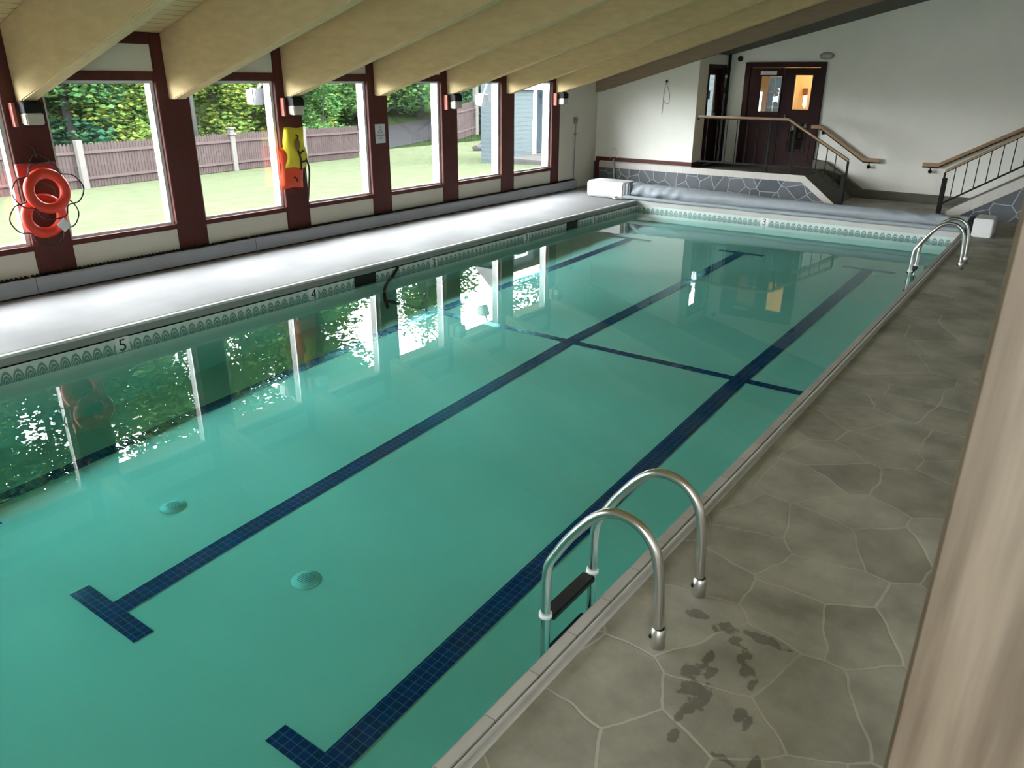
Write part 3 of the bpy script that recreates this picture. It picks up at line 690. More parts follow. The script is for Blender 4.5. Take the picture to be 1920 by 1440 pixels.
lf2 = leaf(-5.915, -5.145, [(-5.665, -5.30, 1.78, 2.50), (-5.665, -5.22, .86, 1.50)], None) if False else leaf(-5.915, -5.145, [(-5.665, -5.29, 1.78, 2.50), (-5.665, -5.29, .88, 1.48)], None)
m = MB(); m.tube([(-5.86, YD-.06, 1.64), (-5.74, YD-.06, 1.64)], .016, 8); m.box(-5.80, -5.76, YD-.06, YD-.02, 1.62, 1.66); m.build('handle', M['steel'], lf1)
m = MB(); m.tube([(-5.56, YD-.06, 1.485), (-5.40, YD-.06, 1.485)], .016, 8); m.box(-5.50, -5.46, YD-.06, YD-.02, 1.47, 1.50); m.build('handle', M['steel'], lf2)
m = MB(); m.box(-6.46, -6.09, YD-.026, YD-.0205, 2.495, 2.585); m.build('paper_notice', M['paper'], lf1)
# hallway behind the doors
m = MB()
m.box(-6.02, -5.98, YF+.16, 19.7, .3, 2.95); m.box(-6.02, -4.4, 19.7, 19.8, .3, 2.95); m.box(-4.5, -4.4, YF+.16, 19.7, .3, 2.95); m.box(-6.02, -4.4, YF+.16, 19.8, 2.9, 3.0); m.box(-6.02, -4.4, YF+.16, 19.8, .3, .5)
o = m.build('wall_hallway', M['orange_wall']); struct(o, 'warm lit hallway wall seen through the door window', 'wall')
m = MB(); m.box(-5.98, -4.5, 19.0, 19.08, .5, 1.60); o = m.build('hall_dark_screen', M['door_wood']); struct(o, 'added dark screen that blackens the lower door window', 'wall')  # screen put in to keep the lower door pane dark
m = MB(); zt = 2.95
m.box(-7.45, -7.35, YF+.16, 20.6, .3, zt); m.box(-7.45, -6.90, 20.5, 20.6, .3, zt); m.box(-6.42, -6.0, 20.5, 20.6, .3, zt); m.box(-6.90, -6.42, 20.5, 20.6, .3, 1.4); m.box(-6.90, -6.42, 20.5, 20.6, 2.5, zt); m.box(-7.45, -6.0, YF+.16, 20.6, zt-.03, zt+.05); m.box(-7.45, -6.0, YF+.16, 20.6, .3, .5); m.box(-6.06, -6.02, 19.8, 20.5, .3, zt)
o = m.build('wall_vestibule', M['tan_wall']); struct(o, 'tan vestibule wall seen through the first door window', 'wall')
m = MB()
for q in range(4): m.box(-6.90, -6.42, 20.52, 20.54, 1.4+.36*q-.015, 1.4+.36*q+.015)
for q in range(4): m.box(-6.90+.16*q-.012, -6.90+.16*q+.012, 20.52, 20.54, 1.4, 2.5)
o = m.build('window_20', M['white_frame']); struct(o, 'small paned window beyond the first door', 'window')
m = MB(); m.box(-6.90, -6.42, 20.55, 20.556, 1.4, 2.5); m.build('net_curtain', M['curtain'], o)
o = tag(MB().box(-5.80, -5.68, 19.675, 19.698, 2.07, 2.22).build('picture_frame', M['brown'], bevel=.01), 'tiny brown picture on the warm lit hallway wall', 'picture')
t = thing('hall_lamp', (-4.95, 19.4, 2.9), 'warm hallway ceiling lamp behind the door window', 'lamp')
MB().lathe([(0, -.16), (.07, -.13), (.09, -.07), (.05, 0), (0, 0)], (-4.95, 19.4, 2.89), 2, 16).build('bulb', M['lamp'], t, smooth=True)
MB().lathe([(0, 0), (.07, 0), (.07, .012), (0, .012)], (-4.95, 19.4, 2.888), 2, 16).build('base', M['white'], t)

# side door of the recess
d2 = thing('door_2', (XRET-.08, 17.94, ZP1), 'dark outside door with bright narrow window in the return wall', 'door', kind='structure')
m = MB(); m.box(XRET-.16, XRET+.01, 17.42, 17.50, ZP1, 2.72); m.box(XRET-.16, XRET+.01, 18.38, 18.46, ZP1, 2.72); m.box(XRET-.16, XRET+.01, 17.5, 18.38, 2.63, 2.72); m.build('door_frame', M['door_wood'], d2)
m = MB(); xa, xb = XRET-.13, XRET-.09
m.box(xa, xb, 17.50, 17.60, ZP1, 2.63); m.box(xa, xb, 18.12, 18.38, ZP1, 2.63); m.box(xa, xb, 17.60, 18.12, ZP1, 1.62); m.box(xa, xb, 17.60, 18.12, 2.50, 2.63)
lf = m.build('door_leaf', M['door_wood'], d2)
MB().box(XRET-.112, XRET-.106, 17.60, 18.12, 1.62, 2.50).build('glass', M['glass'], lf)
MB().box(XRET-.104, XRET-.100, 17.62, 17.86, 1.98, 2.17).build('window_notice', mat_plain('dark_notice', (.10, .11, .11), .6), lf)
MB().box(XRET-.09, XRET-.03, 18.10, 18.15, 1.60, 1.68).build('latch', M['black'], lf)
MB().box(XRET+.01, XRET+.012, 18.40, 18.415, ZP1, 2.65).build('weather_strip', M['paper'], d2)
o = tag(MB().tube([(XRET+.04, 18.52, ZP1), (XRET+.04, 18.52, 3.0)], .035, 10).build('drain_pipe', M['black'], smooth=True), 'black vertical pipe in the corner beside the double doors', 'pipe')
t = thing('wall_bell', (XRET+.08, 18.42, 2.45), 'small black alarm bell box high beside the black pipe', 'alarm')
MB().box(XRET+.003, XRET+.07, 18.33, 18.43, 2.52, 2.66).build('housing', M['black'], t, bevel=.01)
MB().lathe([(0, 0), (.03, .01), (.03, .05), (0, .06)], (XRET+.012, 18.38, 2.47), 0, 12).build('sounder', M['white'], t, smooth=True)
o = tag(MB().box(XRET+.005, XRET+.06, 18.30, 18.42, 2.10, 2.24).build('switch_box', M['black'], bevel=.01), 'black switch box on the strip of wall beside the outside door', 'switch')
# little fittings on the back wall and soffit
t = thing('wall_speaker', (-6.98, YF, 2.85), 'round black speaker at the top left of the back wall', 'speaker')
MB().lathe([(0, -.05), (.04, -.05), (.06, -.03), (.06, 0), (0, 0)], (-6.98, YF-.003, 2.85), 1, 20).build('cone', M['black'], t, smooth=True)
t = thing('wall_light', (-5.06, YF, 2.89), 'oval frosted bulkhead light above the double doors', 'wall light')
MB().lathe([(0, 0), (.13, 0), (.13, -.04), (.11, -.05)], (0, 0, 0), 1, 28)
m = MB(); m.lathe([(.0, -.004), (.15, -.004), (.15, -.05), (.12, -.06)], (-5.06, YF, 2.89), 1, 28); o = m.build('rim', M['heater'], t, smooth=True)
for v in o.data.vertices: v.co.z *= .5
m = MB(); m.lathe([(.12, -.055), (.09, -.10), (.05, -.12), (0, -.125)], (-5.06, YF, 2.89), 1, 28); o = m.build('diffuser', M['frost'], t, smooth=True)
for v in o.data.vertices: v.co.z *= .5
spl = ['sprinkler head under the dark soffit, higher of two', 'sprinkler head under the dark soffit, lower of two']
for i, (x, y) in enumerate(((-5.6, 17.05), (-6.1, 17.6))):
    z = soff(x)
    t = thing('sprinkler_head', (x, y, z), spl[i], 'sprinkler', 'sprinkler heads under the soffit')
    MB().lathe([(0, .01), (.05, .01), (.05, -.012), (0, -.012)], (x, y, z), 2, 16).build('collar', M['chrome'], t)
    MB().lathe([(.012, -.01), (.012, -.05), (.035, -.055), (0, -.06)], (x, y, z), 2, 12).build('deflector', M['black'], t)
t = thing('wire_hook', (-7.99, YC, 2.4), 'thin wire loop hanging from a small hook on the white wall', 'hook')
MB().lathe([(0, -.03), (.022, -.025), (.03, 0)], (-7.985, YC-.002, 2.36), 1, 12).build('hook', M['black'], t)
m = MB(); m.tube(smooth_path([(-7.985, YC-.03, 2.34), (-8.03, YC-.02, 2.1), (-8.04, YC-.012, 1.78), (-8.05, YC-.01, 1.68)], 5), .006, 6)
m.tube(smooth_path([(-7.985, YC-.03, 2.34), (-7.90, YC-.02, 2.12), (-7.89, YC-.014, 1.95), (-7.94, YC-.012, 1.88), (-8.02, YC-.012, 1.95)], 5), .006, 6); m.build('wire', M['heater'], t, smooth=True)
t = thing('thermostat', (XW, 15.92, 1.5), 'grey box and thin conduit rising on the wall past the last window', 'thermostat')
MB().box(XW+.001, XW+.05, 15.87, 15.97, 1.44, 1.58).build('box', M['heater'], t, bevel=.008)
m = MB(); m.tube([(XW+.03, 15.92, 1.44), (XW+.03, 15.91, 1.25), (XW+.03, 15.89, .2)], .012, 8); m.lathe([(0, -.04), (.03, -.02), (.03, .02), (0, .04)], (XW+.03, 15.905, 1.22), 2, 10); m.build('conduit', M['heater'], t, smooth=True)
t = thing('shepherd_hook', (-9.1, 16.78, 0), 'upright pole with a small loop leaning at the stone facing behind the cover box', 'pole')
MB().tube([(-9.12, 16.80, 0), (-9.17, 16.80, .64)], .02, 8).build('pole', M['chrome'], t, smooth=True)
MB().tube(smooth_path([(-9.25, 16.80, .64), (-9.25, 16.80, .82), (-9.20, 16.80, .87), (-9.14, 16.80, .87), (-9.09, 16.80, .82), (-9.09, 16.80, .66)], 5), .011, 8).build('loop', M['chrome'], t, smooth=True)

# ------------------------------------------------------------------ wall lamps on the posts
lamp_lab = {-1: 'black topped wall lamp on the post above the life rings', 1: 'black topped wall lamp on the post above the life vests', 3: 'black topped wall lamp between paper sign post and far corner', 5: 'black topped wall lamp on the last narrow post by the far corner'}
lamp0 = None
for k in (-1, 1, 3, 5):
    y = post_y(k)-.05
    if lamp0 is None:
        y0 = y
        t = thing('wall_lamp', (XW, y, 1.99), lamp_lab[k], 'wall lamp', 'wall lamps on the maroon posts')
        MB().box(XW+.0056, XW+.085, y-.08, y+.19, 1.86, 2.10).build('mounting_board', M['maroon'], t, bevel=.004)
        MB().box(XW+.0056, XW+.09, y-.115, y-.082, 1.855, 2.105).build('side_strip', M['brick'], t, bevel=.004)  # strip in a paler red than the board beside it
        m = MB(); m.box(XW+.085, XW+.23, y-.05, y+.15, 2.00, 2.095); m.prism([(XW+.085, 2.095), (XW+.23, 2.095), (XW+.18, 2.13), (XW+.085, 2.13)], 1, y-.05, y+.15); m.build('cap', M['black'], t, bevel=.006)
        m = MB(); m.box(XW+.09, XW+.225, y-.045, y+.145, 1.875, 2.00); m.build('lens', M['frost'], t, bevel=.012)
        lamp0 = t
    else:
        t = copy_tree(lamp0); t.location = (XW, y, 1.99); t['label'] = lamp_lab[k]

# ------------------------------------------------------------------ life rings
def torus(c, R, r, tilt, seg=40, ring=14, flat=.8):
    vs = []; fs = []
    for i in range(seg):
        a = 2*PI*i/seg
        for j in range(ring):
            b = 2*PI*j/ring
            rr = R+r*math.cos(b)
            p = Vector((r*flat*math.sin(b), rr*math.cos(a), rr*math.sin(a)))
            p = Matrix.Rotation(tilt, 3, 'Y') @ p
            vs.append(p+Vector(c))
    for i in range(seg):
        for j in range(ring):
            fs.append((i*ring+j, ((i+1) % seg)*ring+j, ((i+1) % seg)*ring+(j+1) % ring, i*ring+(j+1) % ring))
    return vs, fs
def life_ring(c, tilt, label, tagside, loops):
    t = thing('life_ring', c, label, 'life ring', 'life rings on the wall post')
    m = MB(); m.add(*torus(c, .194, .059, tilt)); m.build('ring_body', M['ring'], t, smooth=True)
    rot = Matrix.Rotation(tilt, 3, 'Y'); C = Vector(c)
    def P(ang, rad, out): return C+rot @ Vector((out, rad*math.cos(ang), rad*math.sin(ang)))
    m = MB(); pts = []
    for i in range(4):
        a0 = PI/4+i*PI/2
        pts += [P(a0, .253, .02), P(a0+.35, .30+loops[i]*.4, .03), P(a0+PI/4, .285+loops[i], .03), P(a0+PI/2-.35, .30+loops[i]*.4, .03)]
    m.tube(smooth_path(pts, 4, True), .0075, 6, closed=True); m.build('grab_rope', M['rope'], t, smooth=True)
    if tagside:
        q = frame_mat(P(-.62, .205, .068), rot @ Vector((0, .8, .6)), rot @ Vector((0, -.6, .8)))
        mm = MB()
        for dx in (0,): mm.add([q @ Vector(v) for v in ((-.055, -.06, 0), (.055, -.06, 0), (.055, .06, 0), (-.055, .06, 0), (-.055, -.06, .006), (.055, -.06, .006), (.055, .06, .006), (-.055, .06, .006))],
                               [(0, 1, 2, 3), (4, 5, 6, 7), (0, 1, 5, 4), (1, 2, 6, 5), (2, 3, 7, 6), (3, 0, 4, 7)])
        mm.build('care_label', M['paper'], t)
    return t
life_ring((-9.52, 4.135, 1.165), -.10, 'upper orange red life ring hung on the maroon post', False, [.02, .10, .03, .11])
life_ring((-9.62, 4.09, .88), .06, 'lower orange red life ring with a white label, half behind the upper one', True, [.09, .10, .05, .09])
o = tag(MB().box(XW+.0055, XW+.07, 3.93, 4.36, 1.32, 1.46).build('mounting_board', mat_plain('red_board', (.30, .03, .02), .6), bevel=.006), 'red board on the post behind the upper life ring', 'board')
t = thing('rope_hook', (XW, 4.13, 1.6), 'pale bent hook holding thin cords above the life rings', 'hook')
MB().tube(smooth_path([(XW+.005, 4.13, 1.62), (XW+.07, 4.14, 1.63), (XW+.10, 4.15, 1.58), (XW+.09, 4.155, 1.53)], 5), .009, 8).build('hook', M['cream_post'], t, smooth=True)
m = MB(); m.tube(smooth_path([(XW+.08, 4.14, 1.57), (XW+.14, 4.03, 1.46), (XW+.16, 3.98, 1.34)], 5), .004, 6); m.tube(smooth_path([(XW+.08, 4.15, 1.57), (XW+.12, 4.28, 1.47), (XW+.18, 4.36, 1.33)], 5), .004, 6); m.build('cord', M['rope'], t, smooth=True)

# ------------------------------------------------------------------ life vests
def cushion(c, w, h, d, nx=14, nz=20, taper=0., wav=.02, seed=1):
    """soft panel facing +x: front bulge, rounded edge, closed back"""
    rnd = random.Random(seed); vs = []; fs = []
    ph = rnd.random()*6
    for s in (1, -1):
        for j in range(nz+1):
            v = j/nz*2-1
            for i in range(nx+1):
                u = i/nx*2-1
                e = max(0, (1-abs(u)**4)*(1-abs(v)**6))**.5
                ww = w*(1-taper*(v+1)/2)
                y = c[1]+u*ww/2+wav*math.sin(v*4+ph)
                z = c[2]+v*h/2+.01*math.sin(u*3+ph)
                x = c[0]+s*d/2*e*(1+.18*math.sin(u*5+v*3+ph) if s > 0 else .6)
                vs.append((x, y, z))
    n = (nx+1)*(nz+1)
    for b, s in ((0, 1), (n, -1)):
        for j in range(nz):
            for i in range(nx):
                a = b+j*(nx+1)+i; q = (a, a+1, a+nx+2, a+nx+1); fs.append(q if s > 0 else q[::-1])
    return vs, fs
t = thing('life_vest', (-9.62, 7.72, 1.1), 'orange life vest hanging under the yellow one on the post', 'life vest', 'life vests on the wall post')
m = MB(); m.add(*cushion((-9.645, 7.69, 1.13), .40, .60, .13, seed=3, wav=.015)); m.build('vest_panel', M['orange'], t, smooth=True)
m = MB(); m.tube(smooth_path([(-9.56, 7.66, 1.0), (-9.555, 7.70, .97), (-9.56, 7.71, .93)], 4), .012, 6); m.build('strap', M['rope'], t, smooth=True); m = MB(); m.tube(smooth_path([(-9.56, 7.86, 1.05), (-9.555, 7.85, .96), (-9.56, 7.84, .86)], 4), .012, 6); m.build('strap', M['rope'], t, smooth=True)
t = thing('life_vest', (-9.60, 7.75, 1.4), 'yellow life vest with black straps hanging on the post', 'life vest', 'life vests on the wall post')
m = MB(); m.add(*cushion((-9.60, 7.745, 1.41), .40, .58, .15, seed=5, taper=.1)); m.build('vest_panel', M['yellow'], t, smooth=True)
m = MB(); m.tube(smooth_path([(-9.52, 7.73, 1.60), (-9.515, 7.76, 1.57), (-9.51, 7.74, 1.53)], 4), .011, 6); m.build('strap', M['rope'], t, smooth=True); m = MB()
m.tube(smooth_path([(-9.51, 7.735, 1.38), (-9.505, 7.76, 1.30), (-9.50, 7.765, 1.20), (-9.51, 7.765, 1.10)], 5), .014, 6)
m.tube(smooth_path([(-9.505, 7.77, 1.33), (-9.50, 7.81, 1.37), (-9.505, 7.84, 1.36)], 4), .012, 6)
m.tube(smooth_path([(-9.50, 7.76, 1.215), (-9.50, 7.85, 1.22), (-9.52, 7.90, 1.22)], 4), .014, 6)
m.tube(smooth_path([(-9.52, 7.88, 1.25), (-9.55, 7.945, 1.1), (-9.60, 7.955, .85), (-9.66, 7.96, .6), (-9.70, 7.97, .50)], 5), .013, 6)
m.build('strap', M['rope'], t, smooth=True)
m = MB(); m.lathe([(0, .008), (.05, .008), (.062, -.005)], (0, 0, 0), 0, 18); 
m.v = [(x-9.508, y*.8+7.735, z*1.35+1.465) for x, y, z in m.v]; m.build('neck_patch', M['brown'], t)

# ------------------------------------------------------------------ paper sign
t = thing('paper_sign', (XW+.006, 9.66, 1.52), 'white printed paper sign taped to the maroon post', 'sign')
m = MB(); m.box(XW+.0055, XW+.009, 9.555, 9.785, 1.365, 1.67); m.build('sheet', M['paper'], t)
for q, wd in enumerate(('ALL', 'ARE', 'IN THE', 'SWIMMING', 'POOL')): text_mesh(wd, .038, 'lettering', M['number'], t, frame_mat((XW+.0105, 9.67, 1.625-.045*q), (0, 1, 0), (0, 0, 1)), .0005)

# ------------------------------------------------------------------ pool cover reel
t = thing('pool_cover_reel', (-4.6, 15.2, 0), 'grey rolled pool cover on a reel between two white boxes', 'pool cover')
MB().box(-8.78, -7.87, 14.93, 15.50, 0.012, .345).build('motor_housing', M['white'], t, bevel=.035, bseg=3)
MB().box(-7.865, -7.765, 14.97, 15.47, 0.012, .345).build('housing_end_plate', M['heater'], t, bevel=.03)
MB().box(-1.30, -1.01, 14.76, 15.32, 0.001, .30).build('end_box', M['white'], t, bevel=.015)
MB().box(-1.40, -1.31, 14.85, 15.30, 0.012, .26).build('end_bracket', M['black'], t, bevel=.02)
vs = []; fs = []; nx, ns = 220, 36
rnd = random.Random(4)
for i in range(nx+1):
    u = i/nx; x = -7.76+u*6.37
    r0 = .165-.035*min(1, u*1.5)-.012*u
    endf = min(1, u*22, (1-u)*30)
    zc = .025+r0*.98
    for j in range(ns):
        a = 2*PI*j/ns
        wl_ = math.exp(-u*7); wr_ = math.exp(-(1-u)*6)
        wr = .024*math.sin(17*x+3.2*a+2*math.sin(3*x))*wl_+.012*math.sin(29*x+2*a+1)*wl_+.015*math.sin(13*x-3*a)*wr_+.003*math.sin(5*x+2*a)+.004*math.sin(2.1*x+a*5)
        rr = (r0*(.90+.10*endf)+wr)
        sag = 1.0
        vs.append((x, 15.2+rr*math.cos(a)*1.05, zc+rr*math.sin(a)*.97))
for i in range(nx):
    for j in range(ns): fs.append((i*ns+j, i*ns+(j+1) % ns, (i+1)*ns+(j+1) % ns, (i+1)*ns+j))
fs.append(tuple(range(ns))); fs.append(tuple(nx*ns+j for j in range(ns-1, -1, -1)))
MB().add(vs, fs).build('cover_roll', M['cover'], t, smooth=True)
bp = []
for i in range(80):
    u = i/79; bp.append((-7.96+u*6.52, 14.985+.006*math.sin(u*40), .052+.004*math.sin(u*23)))
MB().tube(bp, [.04+.006*math.sin(i*.9)*(1 if 36 < i < 46 else .25) for i in range(80)], 12).build('leading_edge_bar', M['cover'], t, smooth=True)
m = MB(); m.tube(smooth_path([(-7.92, 14.98, .05), (-8.02, 14.93, .05), (-8.06, 14.84, .03), (-7.98, 14.80, .03), (-7.94, 14.88, .03)], 5), .018, 8); m.build('tow_rope', M['chrome'], t, smooth=True)
m = MB(); m.tube(smooth_path([(-1.44, 14.98, .05), (-1.36, 14.90, .04), (-1.36, 14.78, .03)], 5), .02, 8); m.build('tow_rope', M['black'], t, smooth=True)

# ------------------------------------------------------------------ ladders
def ladder(yc, label):
    t = thing('pool_ladder', (-1.1, yc, 0), label, 'pool ladder', 'pool ladders')
    for s in (-1, 1):
        y = yc+s*.23
        pts = [(-1.09, y, -.02), (-1.10, y, .25), (-1.115, y, .40), (-1.15, y, .51), (-1.23, y, .585), (-1.34, y, .60), (-1.44, y, .545), (-1.56, y, .40), (-1.64, y, .27), (-1.68, y, .19), (-1.69, y, .10)]
        pts = smooth_path(pts, 5)+[Vector((-1.69, y, -.1)), Vector((-1.685, y, -.80))]
        MB().tube(pts, .024, 14).build('rail', M['steel'], t, smooth=True)
        m = MB(); m.lathe([(.0, .0), (.034, .0), (.034, .09), (.026, .10)], (-1.09, y, .004), 2, 18); m.build('anchor_collar', M['chrome'], t, smooth=True)
        m = MB(); m.lathe([(0, 0), (.006, 0), (.012, .004), (.012, .012), (0, .013)], (-1.094-.03, y-.02, .06), 0, 10); m.build('collar_bolt', M['black'], t)
        m = MB(); m.lathe([(.024, 0), (.034, 0), (.034, .02), (.024, .02)], (-1.69, y, -.115), 2, 18); m.build('ferrule', M['white'], t, smooth=True)
        MB().lathe([(0, -.03), (.03, -.03), (.03, .02), (0, .02)], (-1.665, y, -.80), 2, 14).build('bumper', M['blackm'], t)
    for z in (-.13, -.40, -.67):
        MB().box(-1.735, -1.655, yc-.205, yc+.205, z-.02, z+.018).build('tread', M['blackm'], t, bevel=.008)
    return t
ladder(2.872, 'stainless pool ladder with black tread nearest the camera')
ladder(12.15, 'stainless pool ladder far off near the rolled cover')

# ------------------------------------------------------------------ drains, hose
dl = ['round pale drain cover on the pool bottom between the lane lines, nearer one', 'round pale drain cover on the pool bottom beside the first lane line, further left']
for i, (x, y) in enumerate(((-3.70, 2.74), (-5.31, 2.75))):
    z = pf(y)+.004; t = thing('drain_cover', (x, y, z), dl[i], 'drain', 'drain covers on the pool bottom')
    MB().lathe([(0, .008), (.062, .009), (.066, .003), (.10, .003), (.105, -.008), (0, -.008)], (x, y, z), 2, 28).build('dome', M['grille'], t, smooth=True)
    m = MB()
    for q in range(-3, 4): 
        hw = math.sqrt(max(0, .06**2-(q*.016)**2)); m.box(x-hw, x+hw, y+q*.016-.003, y+q*.016+.003, z+.007, z+.0105)
    m.build('slot', M['heater'], t)
m = MB(); m.tube(smooth_path([(XL+.02, 7.72, -.10), (XL+.03, 7.6, -.2), (XL+.06, 7.42, -.30), (XL+.25, 7.2, -.38), (XL+.55, 6.95, -.42)], 8), .022, 8)
o = tag(m.build('pool_hose', M['blackm'], smooth=True), 'black hose dipping into the water from the skimmer on the window side', 'hose')

# ------------------------------------------------------------------ foreground timber post
t = thing('timber_post', (.07, .84, 0), 'close pine timber post cut by the right picture edge', 'post')
m = MB(); ch = .004
x0, x1, y0_, y1_ = -.0352, .165, .75, .93
m.prism([(x0+ch, y0_), (x1-ch, y0_), (x1, y0_+ch), (x1, y1_-ch), (x1-ch, y1_), (x0+ch, y1_), (x0, y1_-ch), (x0, y0_+ch)], 2, 0, ceil_z(x0)-.001)
m.build('shaft', M['post_wood'], t)

# ------------------------------------------------------------------ outdoors
def gz(x, y):
    d = XW-.4-x
    return -.30-.70*min(1, max(0, d/16.5)) if d > 0 else -.30
m = MB(); nxg, nyg = 26, 40
XA, XB, YA, YB = -29.5, XW-.1, -14., 60.
for i in range(nxg):
    for j in range(nyg):
        a = XA+(XB-XA)*i/nxg; b = XA+(XB-XA)*(i+1)/nxg; c = YA+(YB-YA)*j/nyg; e = YA+(YB-YA)*(j+1)/nyg
        m.quad((a, c, gz(a, c)), (b, c, gz(b, c)), (b, e, gz(b, e)), (a, e, gz(a, e)))
m.quad((XB, YF+2.6, -.3), (12, YF+2.6, -.3), (12, YB, -.3), (XB, YB, -.3))
m.quad((XB, YF-1.7, -.3), (-7.5, YF-1.7, -.3), (-7.5, YF+2.6, -.3), (XB, YF+2.6, -.3))
o = m.build('lawn', M['lawn'], smooth=True); struct(o, 'bright mown lawn outside the windows', 'lawn')
m = MB()
hz = lambda x, y: -1.0+max(0, (-29.5-x))*.13
for i in range(20):
    for j in range(30):
        a = -29.5-3*i; b = a-3; c = -40+6*j; e = c+6
        q = [(a, c), (b, c), (b, e), (a, e)]
        m.quad(*[(x, y, hz(x, y)) for x, y in q])
o = m.build('hill', M['hill'], smooth=True); struct(o, 'wooded slope rising behind the fence', 'hill')

# fence: straight run plus return run up the slope
def fence_run(name, pts, ph, label, seed, posts, group=None):
    t = thing(name, (pts[0][0], pts[0][1], pts[0][2]), label, 'fence')
    rnd = random.Random(seed)
    for (xa, ya, za), (xb, yb, zb) in zip(pts, pts[1:]):
        L_ = math.hypot(xb-xa, yb-ya); n = int(L_/.115); m = MB()
        ux, uy = (xb-xa)/L_, (yb-ya)/L_; nx_, ny_ = uy, -ux
        if nx_ < 0: nx_, ny_ = -nx_, -ny_
        for i in range(n):
            s0 = i*L_/n; s1 = s0+.105; zz = za+(zb-za)*s0/L_; h = ph-.08+.02*rnd.random()
            def P(s, o, z): return (xa+ux*s-nx_*o, ya+uy*s-ny_*o, zz+z)
            prof = [(s0, 0.03), (s1, 0.03), (s1, h), ((s0+s1)/2, h+.07), (s0, h)]
            f = [P(s, 0, z) for s, z in prof]; b = [P(s, .02, z) for s, z in prof]
            m.add(f+b, [(0, 1, 2, 3, 4), (9, 8, 7, 6, 5)]+[(q, (q+1) % 5, (q+1) % 5+5, q+5) for q in range(5)])
        m.build('picket_panel', M['fence'], t)
        for zr in (.28*ph/1.4, ph*.76):
            m = MB(); q = [(xa+nx_*.002, ya+ny_*.002, za+zr), (xb+nx_*.002, yb+ny_*.002, zb+zr), (xb+nx_*.05, yb+ny_*.05, zb+zr), (xa+nx_*.05, ya+ny_*.05, za+zr)]
            m.add(q+[(x, y, z+.085) for x, y, z in q], [(0, 3, 2, 1), (4, 5, 6, 7), (0, 1, 5, 4), (1, 2, 6, 5), (2, 3, 7, 6), (3, 0, 4, 7)]); m.build('rail', M['fence_rail'], t)
    for (x, y, z, h, w, cap) in posts:
        m = MB(); m.box(x-w/2, x+w/2, y-w/2, y+w/2, z, z+h)
        if cap: m.box(x-w*.75, x+w*.75, y-w*.75, y+w*.75, z+h-.22, z+h-.16); m.box(x-w*.7, x+w*.7, y-w*.7, y+w*.7, z+h, z+h+.06)
        m.build('post', M['cream_post'], t, bevel=.01)
    return t
FX = -26.15
fence_run('picket_fence', [(FX, -6, -1.), (FX, 12.55, -1.), (FX-.9, 20.0, -1.), (FX-1.05, 25.6, -1.)], 1.42, 'long weathered picket fence with cream posts behind the lawn', 3,
          [(FX+.12, 2.4, -1., 1.5, .18, False), (FX+.12, 7.3, -1., 1.5, .18, False), (FX+.12, 12.5, -1., 1.52, .20, False), (FX-.75, 18.75, -1., 1.56, .20, True), (FX-.85, 22.3, -1., 1.5, .18, False)])
fence_run('picket_fence', [(-29.6, 34.2, -.98), (-30.2, 36.6, -.90), (-31.2, 39.3, -.77), (-33.2, 44.4, -.5)], 1.95, 'short picket fence stepping uphill beyond the drive', 5,
          [(-31.1, 39.15, -.80, 3.0, .26, False)])
# asphalt drive beyond the fence end and bank
def px_ray_pts(): pass
m = MB(); pts = [(-29.55, 27.3), (-29.6, 30.2), (-30.7, 34.7), (-32.0, 38.5), (-38.4, 46.5), (-36.6, 41.4), (-35.1, 35.9), (-33.7, 30.5)]
m.add([(x, y, hz(x, y)+.02) for x, y in pts], [tuple(range(len(pts)))])
o = m.build('road', M['asphalt']); struct(o, 'grey asphalt drive beyond the lawn', 'road')
# rocks on the slope by the second fence
rk = random.Random(9)
def blob(c, r, rnd, flat=.6, n=10, mm=7):
    vs = []; fs = []
    for i in range(mm+1):
        th = PI*i/mm
        for j in range(n):
            a = 2*PI*j/n; q = r*(.8+.4*rnd.random())
            vs.append((c[0]+q*math.sin(th)*math.cos(a), c[1]+q*math.sin(th)*math.sin(a), c[2]+q*flat*math.cos(th)))
    for i in range(mm):
        for j in range(n): fs.append((i*n+j, i*n+(j+1) % n, (i+1)*n+(j+1) % n, (i+1)*n+j))
    return vs, fs
rocks = [(-24.6, 31.4), (-25.6, 33.6), (-25.2, 34.6), (-26.6, 35.9), (-23.6, 32.2), (-22.6, 30.4)]
for x, y in rocks:
    o = tag(MB().add(*blob((x, y, gz(x, y)+.08), .42, rk)).build('rock', M['rock'], smooth=True), 'pale rock on the bank below the uphill fence', 'rock', 'rocks on the bank')

# outbuilding with white siding
t = thing('outbuilding', (-19, 27, -.6), 'white sided outbuilding seen through the last window', 'building')
BX = -18.3
m = MB(); m.box(-19.6, BX, 25.0, 26.9, -.7, 4.6); m.build('wall', M['siding'], t)
m = MB(); m.box(-19.6, BX-.6, 26.9, 31, -.7, 4.6); m.build('porch_wall', M['bluegrey'], t)
m = MB(); m.box(BX-.6, BX-.55, 27.35, 28.3, -.6, 1.6); m.build('door', M['bluegrey'], t)
m = MB(); m.box(BX-.02, BX+.12, 24.95, 31, 2.02, 2.5); m.box(BX, BX+.12, 28.2, 28.5, -.7, 2.05); m.box(BX-.01, BX+.03, 26.7, 26.92, -.7, 2.05); m.build('trim', M['white'], t)
m = MB(); m.prism([(-19.9, 4.5), (BX+.4, 4.5), (-19, 5.3)], 1, 24.8, 31.2); m.build('roof', M['roof'], t)
m = MB(); m.box(BX, BX+.03, 25.5, 26.4, 2.9, 4.1); w = m.build('window', M['white'], t)
m = MB(); m.box(BX+.03, BX+.04, 25.6, 26.3, 3.02, 3.98); m.build('pane', M['bluegrey'], w)
m = MB(); m.box(BX, BX+2.4, 24.6, 31, -.62, -.42); m.build('stoop', M['rock'], t)

